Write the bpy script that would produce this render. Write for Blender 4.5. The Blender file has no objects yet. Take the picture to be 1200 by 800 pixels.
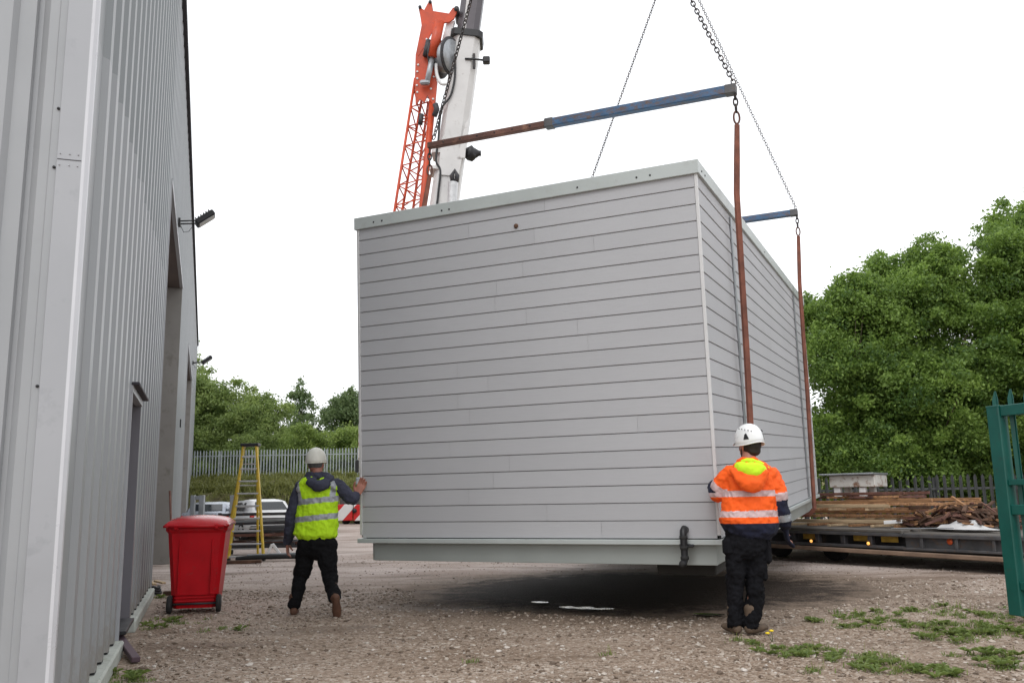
import bpy, math, random
import numpy as np
from mathutils import Vector, Matrix
from math import radians as R, sin, cos, pi
rnd = random.Random(7)
rng = np.random.default_rng(11)
scn = bpy.context.scene
COL = scn.collection

# ------------------------------------------------------------------ camera
FPX, PITCH, ROLL, CH = 1032.2, .1749, -.0179, 1.30
Fv = Vector((0, cos(PITCH), sin(PITCH))); Uv = Vector((0, -sin(PITCH), cos(PITCH))); Rv = Vector((1, 0, 0))
CR = Rv*cos(ROLL) + Uv*sin(ROLL); CU = -Rv*sin(ROLL) + Uv*cos(ROLL)
cam_d = bpy.data.cameras.new('camera'); cam = bpy.data.objects.new('camera', cam_d); COL.objects.link(cam)
m3 = Matrix((CR, CU, -Fv)).transposed()
cam.matrix_world = Matrix.Translation((0, 0, CH)) @ m3.to_4x4()
cam_d.sensor_width = 36; cam_d.lens = 36*FPX/1200; cam_d.clip_end = 900; cam_d.clip_start = .05
scn.camera = cam

def at(px, py, Y):
    """a point of the photograph placed at the distance Y"""
    d = Fv + CR*((px-600)/FPX) + CU*((400-py)/FPX)
    return Vector((0, 0, CH)) + d*(Y/d.y)
def gr(px, py, z=0.0):
    d = Fv + CR*((px-600)/FPX) + CU*((400-py)/FPX)
    return Vector((0, 0, CH)) + d*((z-CH)/d.z)

# ------------------------------------------------------------------ tagging
def tag(o, label=None, cat=None, group=None, kind=None):
    if label: o['label'] = label
    if cat: o['category'] = cat
    if group: o['group'] = group
    if kind: o['kind'] = kind
    return o
def empty(name, loc=(0, 0, 0), rz=0, label=None, cat=None, group=None):
    o = bpy.data.objects.new(name, None); COL.objects.link(o)
    o.location = loc; o.rotation_euler = (0, 0, rz); o.empty_display_size = .2
    return tag(o, label, cat, group)
def copy_tree(o, parent=None):
    c = o.copy(); COL.objects.link(c)
    if parent: c.parent = parent
    for ch in [x for x in bpy.data.objects if x.parent == o]: copy_tree(ch, c)
    return c

# ------------------------------------------------------------------ mesh builder
class MB:
    def __init__(s): s.v = []; s.f = []; s.m = []; s.mi = 0; s.sm = []; s.smooth = False
    def add(s, vs, fs):
        b = len(s.v); s.v += [tuple(p) for p in vs]
        for f in fs: s.f.append(tuple(b+i for i in f)); s.m.append(s.mi); s.sm.append(s.smooth)
    def box(s, c, d, M=None):
        x, y, z = [q/2 for q in d]
        vs = [Vector((c[0]+a*x, c[1]+b*y, c[2]+e*z)) for a in (-1, 1) for b in (-1, 1) for e in (-1, 1)]
        if M is not None: vs = [M @ p for p in vs]
        s.add(vs, [(0, 1, 3, 2), (4, 6, 7, 5), (0, 4, 5, 1), (2, 3, 7, 6), (0, 2, 6, 4), (1, 5, 7, 3)])
    def bb(s, c, d, bev=.01, M=None):
        """box with chamfered edges"""
        x, y, z = [q/2 for q in d]; b = min(bev, x*.9, y*.9, z*.9)
        P = []
        idx = {}
        for a in (-1, 1):
            for e in (-1, 1):
                for g in (-1, 1):
                    for k in range(3):
                        q = [a*x, e*y, g*z]
                        for j in range(3):
                            if j != k: q[j] -= (a, e, g)[j]*b
                        idx[(a, e, g, k)] = len(P); P.append(Vector((c[0]+q[0], c[1]+q[1], c[2]+q[2])))
        F = []
        for k in range(3):
            for sg in (-1, 1):
                o = [j for j in range(3) if j != k]
                L = []
                for (u, v) in ((-1, -1), (1, -1), (1, 1), (-1, 1)):
                    t = [0, 0, 0]; t[k] = sg; t[o[0]] = u; t[o[1]] = v; L.append(idx[(*t, k)])
                F.append(L)
        for k in range(3):
            o = [j for j in range(3) if j != k]
            for u in (-1, 1):
                for v in (-1, 1):
                    t = [0, 0, 0]; t[o[0]] = u; t[o[1]] = v
                    a1 = list(t); a1[k] = -1; a2 = list(t); a2[k] = 1
                    F.append([idx[(*a1, o[0])], idx[(*a2, o[0])], idx[(*a2, o[1])], idx[(*a1, o[1])]])
        for a in (-1, 1):
            for e in (-1, 1):
                for g in (-1, 1): F.append([idx[(a, e, g, k)] for k in range(3)])
        if M is not None: P = [M @ p for p in P]
        s.add(P, F)
    def bar(s, a, b, w, h=None, up=(0, 0, 1), bev=0):
        a = Vector(a); b = Vector(b); h = h or w
        d = (b-a); L = d.length; d = d/L; up = Vector(up)
        if abs(d.dot(up)) > .98: up = Vector((0, 1, 0)) if abs(d.y) < .9 else Vector((1, 0, 0))
        x = d.cross(up).normalized(); z = x.cross(d)
        M = Matrix.Translation((a+b)/2) @ Matrix((x, d, z)).transposed().to_4x4()
        if bev: s.bb((0, 0, 0), (w, L, h), bev, M)
        else: s.box((0, 0, 0), (w, L, h), M)
    def tube(s, pts, r, n=8, caps=True):
        pts = [Vector(p) for p in pts]; rr = r if isinstance(r, (list, tuple)) else [r]*len(pts)
        vs = []; fs = []; px = None
        for i, p in enumerate(pts):
            d = (pts[min(i+1, len(pts)-1)]-pts[max(i-1, 0)]).normalized()
            if px is None:
                up = Vector((0, 0, 1)) if abs(d.z) < .9 else Vector((1, 0, 0)); px = d.cross(up).normalized()
            else: px = (px-d*px.dot(d)).normalized()
            q = d.cross(px)
            for k in range(n):
                t = 2*pi*k/n; vs.append(p+px*cos(t)*rr[i]+q*sin(t)*rr[i])
        for i in range(len(pts)-1):
            for k in range(n): a = i*n+k; b = i*n+(k+1) % n; fs.append((a, b, b+n, a+n))
        if caps: fs.append(tuple(range(n-1, -1, -1))); fs.append(tuple((len(pts)-1)*n+k for k in range(n)))
        sm = s.smooth; s.smooth = True; s.add(vs, fs); s.smooth = sm
    def cyl(s, a, b, r, n=16, r2=None): s.tube([a, b], [r, r if r2 is None else r2], n)
    def lathe(s, prof, c=(0, 0, 0), axis='z', n=24, M=None):
        vs = []; fs = []
        for (r, h) in prof:
            for k in range(n):
                t = 2*pi*k/n; p = Vector((r*cos(t), r*sin(t), h))
                if axis == 'x': p = Vector((p.z, p.x, p.y))
                if axis == 'y': p = Vector((p.x, p.z, p.y))
                p = p+Vector(c)
                if M is not None: p = M @ p
                vs.append(p)
        for i in range(len(prof)-1):
            for k in range(n): a = i*n+k; b = i*n+(k+1) % n; fs.append((a, b, b+n, a+n))
        fs.append(tuple(range(n))); fs.append(tuple((len(prof)-1)*n+k for k in range(n)))
        sm = s.smooth; s.smooth = True; s.add(vs, fs); s.smooth = sm
    def prism(s, poly, off):
        """polygon (list of 3d points) extruded by the vector off"""
        n = len(poly); off = Vector(off); vs = [Vector(p) for p in poly]+[Vector(p)+off for p in poly]
        s.add(vs, [tuple(range(n)), tuple(range(2*n-1, n-1, -1))]+[(i, (i+1) % n, n+(i+1) % n, n+i) for i in range(n)])
    def build(s, name, mats, parent=None, recalc=True):
        me = bpy.data.meshes.new(name); me.from_pydata(s.v, [], s.f)
        mats = mats if isinstance(mats, (list, tuple)) else [mats]
        for m in mats: me.materials.append(m)
        me.polygons.foreach_set('material_index', s.m); me.polygons.foreach_set('use_smooth', s.sm)
        if recalc:
            import bmesh
            bm = bmesh.new(); bm.from_mesh(me); bmesh.ops.recalc_face_normals(bm, faces=bm.faces); bm.to_mesh(me); bm.free()
        me.update()
        o = bpy.data.objects.new(name, me); COL.objects.link(o)
        if parent: o.parent = parent
        return o

def np_obj(name, V, F, mat, parent=None, smooth=False, colors=None):
    """V (n,3), F (m,k) arrays -> object"""
    me = bpy.data.meshes.new(name); n, k = F.shape
    me.vertices.add(len(V)); me.vertices.foreach_set('co', V.astype(np.float32).ravel())
    me.loops.add(n*k); me.loops.foreach_set('vertex_index', F.astype(np.int32).ravel())
    me.polygons.add(n); me.polygons.foreach_set('loop_start', np.arange(0, n*k, k, dtype=np.int32))
    me.polygons.foreach_set('loop_total', np.full(n, k, dtype=np.int32))
    me.polygons.foreach_set('use_smooth', np.full(n, smooth))
    me.materials.append(mat)
    if colors is not None:
        at_ = me.attributes.new('tint', 'FLOAT', 'POINT'); at_.data.foreach_set('value', colors.astype(np.float32))
    me.update(); me.validate()
    o = bpy.data.objects.new(name, me); COL.objects.link(o)
    if parent: o.parent = parent
    return o

# ------------------------------------------------------------------ materials
def nt(name):
    m = bpy.data.materials.new(name); m.use_nodes = True; t = m.node_tree
    b = t.nodes['Principled BSDF']; return m, t, b
def N(t, typ, **kw):
    n = t.nodes.new(typ)
    for k, v in kw.items():
        if k in n.inputs.keys(): n.inputs[k].default_value = v
        else: setattr(n, k, v)
    return n
def ramp(t, src, stops):
    r = t.nodes.new('ShaderNodeValToRGB'); cr = r.color_ramp
    while len(cr.elements) < len(stops): cr.elements.new(.5)
    for e, (p, c) in zip(cr.elements, stops):
        e.position = p; e.color = (*c, 1) if hasattr(c, '__len__') else (c, c, c, 1)
    t.links.new(src, r.inputs[0]); return r
def mixc(t, fac, a, b, typ='MIX'):
    n = t.nodes.new('ShaderNodeMix'); n.data_type = 'RGBA'; n.blend_type = typ
    for sock, val in ((0, fac), (6, a), (7, b)):
        if hasattr(val, 'is_linked'): t.links.new(val, n.inputs[sock])
        elif sock == 0: n.inputs[0].default_value = val
        else: n.inputs[sock].default_value = (*val[:3], 1)
    return n.outputs[2]
def mth(t, op, a, b=None, clamp=False):
    n = t.nodes.new('ShaderNodeMath'); n.operation = op; n.use_clamp = clamp
    for i, v in enumerate((a, b)):
        if v is None: continue
        if hasattr(v, 'is_linked'): t.links.new(v, n.inputs[i])
        else: n.inputs[i].default_value = v
    return n.outputs[0]
def coords(t, scale=(1, 1, 1), space='Object'):
    tc = t.nodes.new('ShaderNodeTexCoord'); mp = t.nodes.new('ShaderNodeMapping')
    t.links.new(tc.outputs[space], mp.inputs[0]); mp.inputs['Scale'].default_value = scale
    return mp.outputs[0]
def noise(t, vec, scale, detail=4, rough=.55):
    n = t.nodes.new('ShaderNodeTexNoise'); n.inputs['Scale'].default_value = scale
    n.inputs['Detail'].default_value = detail; n.inputs['Roughness'].default_value = rough
    t.links.new(vec, n.inputs['Vector']); return n.outputs[0]
def bump(t, b, h, strength=.3, dist=.01):
    n = t.nodes.new('ShaderNodeBump'); n.inputs['Strength'].default_value = strength; n.inputs['Distance'].default_value = dist
    t.links.new(h, n.inputs['Height']); t.links.new(n.outputs[0], b.inputs['Normal'])
def mat(name, col, rough=.5, metal=0, var=.15, scale=3, bmp=.1, bdist=.004, stretch=(1, 1, 1), dirt=None, dirt_amt=.0, fine=60, spec=.5):
    m, t, b = nt(name); c = Vector(col)
    v = coords(t, stretch); n1 = noise(t, v, scale); n2 = noise(t, v, fine, 3)
    lo = tuple(c*(1-var)); hi = tuple(c*(1+var))
    out = ramp(t, n1, [(.3, lo), (.7, hi)]).outputs[0]
    if dirt:
        n3 = noise(t, v, scale*2.3, 6, .7)
        out = mixc(t, ramp(t, n3, [(.62-dirt_amt*.35, 0.), (.72-dirt_amt*.2, 1.)]).outputs[0], out, dirt)
    t.links.new(out, b.inputs['Base Color'])
    rr = ramp(t, n1, [(.2, max(rough-.08, .02)), (.8, min(rough+.1, 1))]).outputs[0]; t.links.new(rr, b.inputs['Roughness'])
    b.inputs['Metallic'].default_value = metal; b.inputs['Specular IOR Level'].default_value = spec
    if bmp: bump(t, b, n2, bmp, bdist)
    return m

M = {}
M['galv'] = mat('galvanised_steel', (.36, .38, .40), .45, .55, .18, 4, .1)
M['steel_dark'] = mat('dark_steel', (.045, .045, .05), .55, .3, .4, 5, .2, dirt=(.12, .07, .045), dirt_amt=.2)
M['chain'] = mat('chain_steel', (.055, .05, .05), .5, .6, .4, 8, .1, dirt=(.16, .1, .075), dirt_amt=.3)
M['rust'] = mat('rusty_brown_steel', (.14, .065, .05), .75, .1, .35, 3, .3, dirt=(.24, .12, .08), dirt_amt=.3)
M['blue'] = mat('worn_blue_paint', (.05, .12, .23), .5, .1, .3, 4, .2, dirt=(.12, .085, .08), dirt_amt=.5, stretch=(.6, 2, 2))
M['strap'] = mat('brown_webbing', (.20, .075, .05), .9, 0, .35, 6, .5, fine=220)
M['black'] = mat('black_plastic', (.014, .014, .016), .45, 0, .3, 5, .1)
M['rubber'] = mat('black_rubber', (.022, .022, .022), .8, 0, .3, 6, .3)
M['white'] = mat('white_paint', (.78, .78, .78), .35, 0, .05, 3, .03)
M['boom'] = mat('crane_grey_white', (.62, .61, .60), .4, 0, .06, 1.2, .04, dirt=(.42, .40, .38), dirt_amt=.08)
M['orange_steel'] = mat('orange_red_paint', (.52, .06, .014), .45, 0, .18, 2, .08, dirt=(.32, .05, .03), dirt_amt=.12)
M['red'] = mat('red_plastic', (.52, .003, .010), .45, 0, .12, 4, .12, fine=180, spec=.3, dirt=(.36, .03, .03), dirt_amt=.12)
M['red_lid'] = mat('red_lid_plastic', (.52, .004, .012), .22, 0, .1, 4, .05, fine=180, spec=.7)
M['yellow'] = mat('yellow_fibreglass', (.58, .40, .03), .5, 0, .2, 6, .1, dirt=(.3, .2, .05), dirt_amt=.18)
M['alu'] = mat('aluminium', (.6, .6, .6), .4, .6, .12, 8, .05)
M['green'] = mat('green_gate_paint', (.005, .095, .075), .38, 0, .14, 5, .12, dirt=(.02, .075, .06), dirt_amt=.1)
M['wood'] = mat('weathered_orange_timber', (.36, .19, .09), .8, 0, .4, 3, .5, stretch=(.6, 6, 6), dirt=(.12, .06, .03), dirt_amt=.2)
M['wood_pale'] = mat('pale_timber', (.50, .37, .23), .8, 0, .25, 3, .4, stretch=(.6, 6, 6))
M['wood_dark'] = mat('dark_rotten_wood', (.10, .055, .035), .9, 0, .6, 5, .6)
M['bark'] = mat('bark', (.10, .075, .055), .9, 0, .4, 6, .7, bdist=.02, fine=30)
M['glass'] = mat('dark_glass', (.02, .025, .03), .06, 0, .1, 2, 0)
M['skin'] = mat('skin', (.46, .22, .16), .5, 0, .1, 8, .1)
M['red_skin'] = mat('weathered_skin', (.40, .17, .12), .55, 0, .12, 8, .1)
M['hair'] = mat('dark_hair', (.018, .013, .011), .7, 0, .3, 20, .4, fine=150)
M['grey_hair'] = mat('grey_hair', (.10, .10, .10), .8, 0, .3, 20, .4, fine=150)
M['trouser'] = mat('black_trousers', (.008, .008, .009), .95, 0, .4, 4, .4, spec=.15, fine=90)
M['trouser2'] = mat('charcoal_work_trousers', (.008, .008, .010), .95, 0, .45, 4, .4, spec=.15, fine=90)
M['hoodie'] = mat('dark_blue_grey_hoodie', (.045, .048, .075), .95, 0, .25, 6, .5, fine=140)
M['navy'] = mat('navy_cloth', (.008, .010, .028), .9, 0, .3, 5, .3, fine=90)
M['hi_yellow'] = mat('fluorescent_yellow_cloth', (.50, .82, .012), .8, 0, .06, 5, .25, fine=60)
M['hi_lime'] = mat('fluorescent_lime_lining', (.62, .95, .02), .8, 0, .06, 5, .2)
M['hi_orange'] = mat('fluorescent_orange_cloth', (.98, .125, .008), .8, 0, .06, 5, .25, fine=60)
M['reflect'] = mat('reflective_grey_tape', (.36, .38, .41), .5, .2, .12, 10, .1)
M['reflect_pink'] = mat('reflective_tape_on_orange', (.62, .46, .46), .5, .1, .14, 10, .1)
M['boot'] = mat('brown_leather_boot', (.10, .045, .025), .7, 0, .3, 9, .3)
M['boot2'] = mat('dusty_brown_boot', (.11, .075, .05), .8, 0, .3, 9, .3)
M['helmet'] = mat('cream_helmet_plastic', (.66, .65, .58), .4, 0, .06, 9, .04)
M['helmet_w'] = mat('white_helmet_plastic', (.85, .86, .86), .3, 0, .03, 9, .02)
M['car_white'] = mat('white_car_paint', (.8, .8, .8), .12, 0, .02, 2, 0)
M['car_silver'] = mat('silver_car_paint', (.40, .43, .48), .25, .6, .05, 2, 0)
M['tail'] = mat('red_tail_light', (.45, .02, .012), .2, 0, .2, 3, 0)
M['plate_blue'] = mat('blue_plate', (.03, .16, .38), .4, 0, .1, 20, 0)
M['plate_yellow'] = mat('yellow_number_plate', (.65, .55, .12), .4, 0, .1, 20, 0)
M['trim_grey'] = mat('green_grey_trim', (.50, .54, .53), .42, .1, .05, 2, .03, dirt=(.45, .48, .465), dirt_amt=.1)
M['trim_pale'] = mat('pale_corner_trim', (.66, .66, .66), .45, .1, .05, 3, .03)
M['soffit'] = mat('module_underside', (.035, .033, .03), .9, 0, .3, 3, .3)
M['concrete'] = mat('stained_concrete_panel', (.27, .255, .235), .85, 0, .12, 1.2, .3, dirt=(.20, .185, .165), dirt_amt=.2)
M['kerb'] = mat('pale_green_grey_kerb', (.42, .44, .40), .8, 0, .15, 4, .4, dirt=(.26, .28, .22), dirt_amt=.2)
M['door'] = mat('grey_door_paint', (.17, .165, .185), .5, .1, .08, 2, .05)
M['dark_gap'] = mat('dark_gutter', (.035, .032, .04), .6, .1, .2, 3, .1)
M['lintel_brown'] = mat('brown_soffit', (.11, .085, .075), .7, 0, .2, 2, .2)
M['rustwhite'] = mat('peeling_white_paint', (.60, .585, .55), .7, 0, .08, 3, .3, dirt=(.22, .11, .06), dirt_amt=.32)
M['plastic_sheet'] = mat('white_plastic_sheet', (.55, .55, .55), .5, 0, .1, 5, .4)
M['deck'] = mat('grey_worn_deck', (.12, .11, .10), .8, .1, .3, 2, .4, stretch=(.5, 6, 2), dirt=(.10, .075, .055), dirt_amt=.3)
M['deck_steel'] = mat('grey_trailer_steel', (.10, .10, .105), .55, .3, .25, 4, .2, dirt=(.14, .10, .075), dirt_amt=.25)
M['ochre'] = mat('ochre_reflector_panel', (.42, .26, .035), .6, 0, .3, 8, .1)
M['orange_refl'] = mat('orange_reflector', (.75, .12, .03), .35, 0, .1, 8, 0)
M['flower'] = mat('yellow_petals', (.85, .62, .02), .7, 0, .1, 8, 0)
def emis(name, c, s):
    m, t, b = nt(name); b.inputs['Emission Color'].default_value = (*c, 1); b.inputs['Emission Strength'].default_value = s
    b.inputs['Base Color'].default_value = (*c, 1); return m
M['lamp'] = emis('amber_marker_lamp', (1, .45, .10), 1.0)

def cladding_mat():
    m, t, b = nt('grey_profiled_cladding')
    v = coords(t, (1, 1, .25)); n1 = noise(t, v, 1.3, 5, .6); n2 = noise(t, coords(t, (3, 3, .12)), 6, 4)
    base = ramp(t, n1, [(.3, (.285, .298, .31)), (.7, (.325, .34, .35))]).outputs[0]
    # weather-washed upper part: steps down rib by rib along the wall
    tc = t.nodes.new('ShaderNodeTexCoord'); sp = t.nodes.new('ShaderNodeSeparateXYZ'); t.links.new(tc.outputs['Object'], sp.inputs[0])
    rib = mth(t, 'FLOOR', mth(t, 'DIVIDE', sp.outputs[1], .45))
    lim = mth(t, 'ADD', mth(t, 'MULTIPLY', rib, .03), 3.72)
    wn = t.nodes.new('ShaderNodeTexWhiteNoise'); wn.noise_dimensions = '1D'; t.links.new(rib, wn.inputs['W'])
    lim = mth(t, 'ADD', lim, mth(t, 'MULTIPLY', wn.outputs[0], .12))
    up = mth(t, 'GREATER_THAN', sp.outputs[2], lim)
    up = mth(t, 'MULTIPLY', up, mth(t, 'LESS_THAN', sp.outputs[1], 13.2))
    base = mixc(t, mth(t, 'MULTIPLY', up, .8), base, (.22, .238, .245))
    base = mixc(t, ramp(t, n2, [(.55, 0.), (.8, .35)]).outputs[0], base, (.29, .29, .285))
    n3 = noise(t, coords(t, (4, 4, 2)), 5, 5, .7)
    mud = mth(t, 'ADD', mth(t, 'MULTIPLY', sp.outputs[2], -1.6), mth(t, 'MULTIPLY', n3, 1.5))
    base = mixc(t, ramp(t, mud, [(.12, 0.), (.55, .6)]).outputs[0], base, (.23, .205, .17))
    t.links.new(base, b.inputs['Base Color']); b.inputs['Roughness'].default_value = .42; b.inputs['Metallic'].default_value = .15
    return m
M['clad'] = cladding_mat()
M['flash'] = mat('grey_flashing', (.39, .40, .42), .4, .15, .05, 1.5, .03, dirt=(.34, .35, .37), dirt_amt=.14)
M['flash_highlight'] = mat('sky_highlight_corner_bead', (.62, .63, .66), .3, .1, .05, 2, .02)  # paler than the flashing: its sky highlight is painted into the colour
M['clad_green'] = mat('greenish_end_cladding', (.35, .362, .375), .42, .15, .06, 1.5, .03)

def board_mat():
    m, t, b = nt('grey_woodgrain_boards')
    v = coords(t, (1.2, 1.2, 24)); n1 = noise(t, v, 3.2, 6, .65); n0 = noise(t, coords(t), .6, 3)
    at_ = t.nodes.new('ShaderNodeAttribute'); at_.attribute_name = 'tint'
    base = ramp(t, n0, [(.3, (.455, .460, .478)), (.7, (.485, .490, .508))]).outputs[0]
    k = mth(t, 'ADD', mth(t, 'MULTIPLY', at_.outputs['Fac'], .055), .97)
    cmb = t.nodes.new('ShaderNodeCombineXYZ')
    for i in range(3): t.links.new(k, cmb.inputs[i])
    base = mixc(t, 1, base, cmb.outputs[0], 'MULTIPLY')
    base = mixc(t, ramp(t, n1, [(.45, 0.), (.75, .22)]).outputs[0], base, (.38, .385, .40))
    t.links.new(base, b.inputs['Base Color']); b.inputs['Roughness'].default_value = .62
    bump(t, b, n1, .35, .004); return m
M['board'] = board_mat()

def leaf_mat(name, lo, hi, trans=.35):
    m, t, b = nt(name)
    at_ = t.nodes.new('ShaderNodeAttribute'); at_.attribute_name = 'tint'
    c = ramp(t, at_.outputs['Fac'], [(0., lo), (1., hi)]).outputs[0]
    t.links.new(c, b.inputs['Base Color']); b.inputs['Roughness'].default_value = .55
    tr = t.nodes.new('ShaderNodeBsdfTranslucent')
    t.links.new(mixc(t, .5, c, tuple(min(x*1.6, 1) for x in hi)), tr.inputs[0])
    mx = t.nodes.new('ShaderNodeMixShader'); mx.inputs[0].default_value = trans
    t.links.new(b.outputs[0], mx.inputs[1]); t.links.new(tr.outputs[0], mx.inputs[2])
    t.links.new(mx.outputs[0], t.nodes['Material Output'].inputs[0]); return m
M['leaf'] = leaf_mat('hedge_leaves', (.035, .085, .016), (.27, .40, .08))
M['leaf_far'] = leaf_mat('far_leaves', (.10, .16, .045), (.29, .37, .11))
M['leaf_dark'] = leaf_mat('dark_far_leaves', (.08, .135, .055), (.20, .27, .11))
M['leaf_bright'] = leaf_mat('bright_shrub_leaves', (.12, .19, .045), (.28, .37, .09))
M['grass'] = leaf_mat('grass_blades', (.09, .145, .035), (.22, .28, .075))
M['grass_dry'] = leaf_mat('rough_bank_grass', (.13, .15, .04), (.26, .27, .085))

def palisade_mat(name, a, b_, dirt):
    return mat(name, a, .5, .3, .2, 2, .1, dirt=dirt, dirt_amt=.1)
M['pale_far'] = palisade_mat('galvanised_pales', (.42, .46, .46), None, (.25, .30, .31))
M['pale_dark'] = palisade_mat('dull_pales', (.075, .078, .08), None, (.04, .045, .045))

def ground_mat():
    m, t, b = nt('gravel_yard')
    v = coords(t); sp = t.nodes.new('ShaderNodeSeparateXYZ'); t.links.new(v, sp.inputs[0])
    nb = noise(t, v, .35, 5, .6); nm = noise(t, v, 3, 6, .65); nf = noise(t, v, 28, 4, .7)
    vs = coords(t, (.45, 1.6, 1)); ns = noise(t, vs, .9, 5, .6)
    vo = t.nodes.new('ShaderNodeTexVoronoi'); vo.inputs['Scale'].default_value = 42; vo.inputs['Randomness'].default_value = 1; t.links.new(v, vo.inputs['Vector'])
    vo2 = t.nodes.new('ShaderNodeTexVoronoi'); vo2.inputs['Scale'].default_value = 17; t.links.new(v, vo2.inputs['Vector'])
    sepc = t.nodes.new('ShaderNodeSeparateColor'); t.links.new(vo.outputs['Color'], sepc.inputs[0])
    stone = ramp(t, sepc.outputs[0], [(0., (.15, .105, .075)), (.3, (.27, .205, .155)), (.7, (.385, .315, .26)), (1., (.58, .52, .46))]).outputs[0]
    fines = ramp(t, nb, [(.3, (.25, .185, .135)), (.7, (.36, .29, .235))]).outputs[0]
    amt = ramp(t, nm, [(.35, .35), (.65, .95)]).outputs[0]
    c = mixc(t, amt, fines, stone)
    # far yard: finer and greyer-pink
    far = mth(t, 'MULTIPLY', mth(t, 'SUBTRACT', sp.outputs[1], 9.5), .16, True)
    c = mixc(t, mth(t, 'MULTIPLY', far, .72), c, mixc(t, nb, (.43, .36, .335), (.57, .51, .49)))
    # brown damp streaks
    c = mixc(t, ramp(t, ns, [(.51, 0.), (.64, .7)]).outputs[0], c, (.17, .12, .085))
    c = mixc(t, ramp(t, nf, [(.58, 0.), (.75, .5)]).outputs[0], c, (.13, .09, .075))
    nL_ = noise(t, coords(t, (.5, 1, 1)), .55, 4, .6)
    c = mixc(t, 1, c, mixc(t, ramp(t, nL_, [(.35, 0.), (.65, 1.)]).outputs[0], (.82, .77, .72), (1.2, 1.2, 1.2)), 'MULTIPLY')
    # soaked patch round the puddles, the module's shade painted into its near-black
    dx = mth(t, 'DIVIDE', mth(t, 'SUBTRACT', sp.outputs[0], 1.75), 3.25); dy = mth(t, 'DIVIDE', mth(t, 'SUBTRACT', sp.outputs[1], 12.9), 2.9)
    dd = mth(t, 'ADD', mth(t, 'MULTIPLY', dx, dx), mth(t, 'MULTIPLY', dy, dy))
    wet_shade0 = mth(t, 'ADD', mth(t, 'SUBTRACT', 1.15, dd), mth(t, 'MULTIPLY', mth(t, 'SUBTRACT', mth(t, 'ADD', mth(t, 'MULTIPLY', nm, .55), mth(t, 'MULTIPLY', nf, .45)), .5), 2.6))
    wet = ramp(t, wet_shade0, [(.1, 0.), (.6, 1.)]).outputs[0]
    ring0 = mth(t, 'ADD', wet_shade0, .55)
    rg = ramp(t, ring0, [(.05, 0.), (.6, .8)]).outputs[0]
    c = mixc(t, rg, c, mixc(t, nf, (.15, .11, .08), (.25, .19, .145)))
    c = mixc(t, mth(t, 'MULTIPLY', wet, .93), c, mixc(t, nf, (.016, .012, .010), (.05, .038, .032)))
    t.links.new(c, b.inputs['Base Color'])
    damp = ramp(t, ns, [(.4, .85), (.65, .5)]).outputs[0]
    r = mixc(t, wet, damp, (.75, .75, .75)); t.links.new(r, b.inputs['Roughness']); b.inputs['Specular IOR Level'].default_value = .10
    h = mth(t, 'ADD', mth(t, 'MULTIPLY', mth(t, 'SUBTRACT', 1, vo.outputs['Distance']), .5), mth(t, 'ADD', mth(t, 'MULTIPLY', nm, 1.2), mth(t, 'MULTIPLY', vo2.outputs['Distance'], -.6)))
    bump(t, b, h, .9, .03)
    return m
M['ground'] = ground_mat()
def stone_mat():
    m, t, b = nt('loose_stones'); at_ = t.nodes.new('ShaderNodeAttribute'); at_.attribute_name = 'tint'
    c = ramp(t, at_.outputs['Fac'], [(0., (.12, .085, .06)), (.25, (.22, .165, .12)), (.55, (.34, .27, .215)), (.85, (.43, .37, .31)), (1., (.55, .50, .45))]).outputs[0]
    t.links.new(c, b.inputs['Base Color']); b.inputs['Roughness'].default_value = .75; return m
M['stones'] = stone_mat()
def water_mat():
    m, t, b = nt('puddle_water'); b.inputs['Base Color'].default_value = (.05, .042, .036, 1); b.inputs['Roughness'].default_value = .04
    b.inputs['Specular IOR Level'].default_value = .6
    n = noise(t, coords(t), 9, 3); bump(t, b, n, .5, .02); return m
M['water'] = water_mat()
def earth_mat():
    m, t, b = nt('scrub_bank_soil'); v = coords(t, (1, 1, 2)); n1 = noise(t, v, 1.2, 6, .7); n2 = noise(t, v, 9, 4)
    c = ramp(t, n1, [(.35, (.10, .085, .05)), (.5, (.16, .15, .06)), (.65, (.20, .21, .075))]).outputs[0]
    t.links.new(c, b.inputs['Base Color']); b.inputs['Roughness'].default_value = .95; bump(t, b, n2, .8, .08); return m
M['earth'] = earth_mat()
def chevron_mat():
    m, t, b = nt('red_white_chevrons'); v = coords(t); sp = t.nodes.new('ShaderNodeSeparateXYZ'); t.links.new(v, sp.inputs[0])
    d = mth(t, 'SUBTRACT', sp.outputs[0], mth(t, 'MULTIPLY', sp.outputs[2], .9))
    k = mth(t, 'GREATER_THAN', mth(t, 'FRACT', mth(t, 'DIVIDE', d, 1.05)), .5)
    t.links.new(mixc(t, k, (.72, .70, .70), (.55, .02, .02)), b.inputs['Base Color']); b.inputs['Roughness'].default_value = .4; return m
M['chevron'] = chevron_mat()

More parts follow.
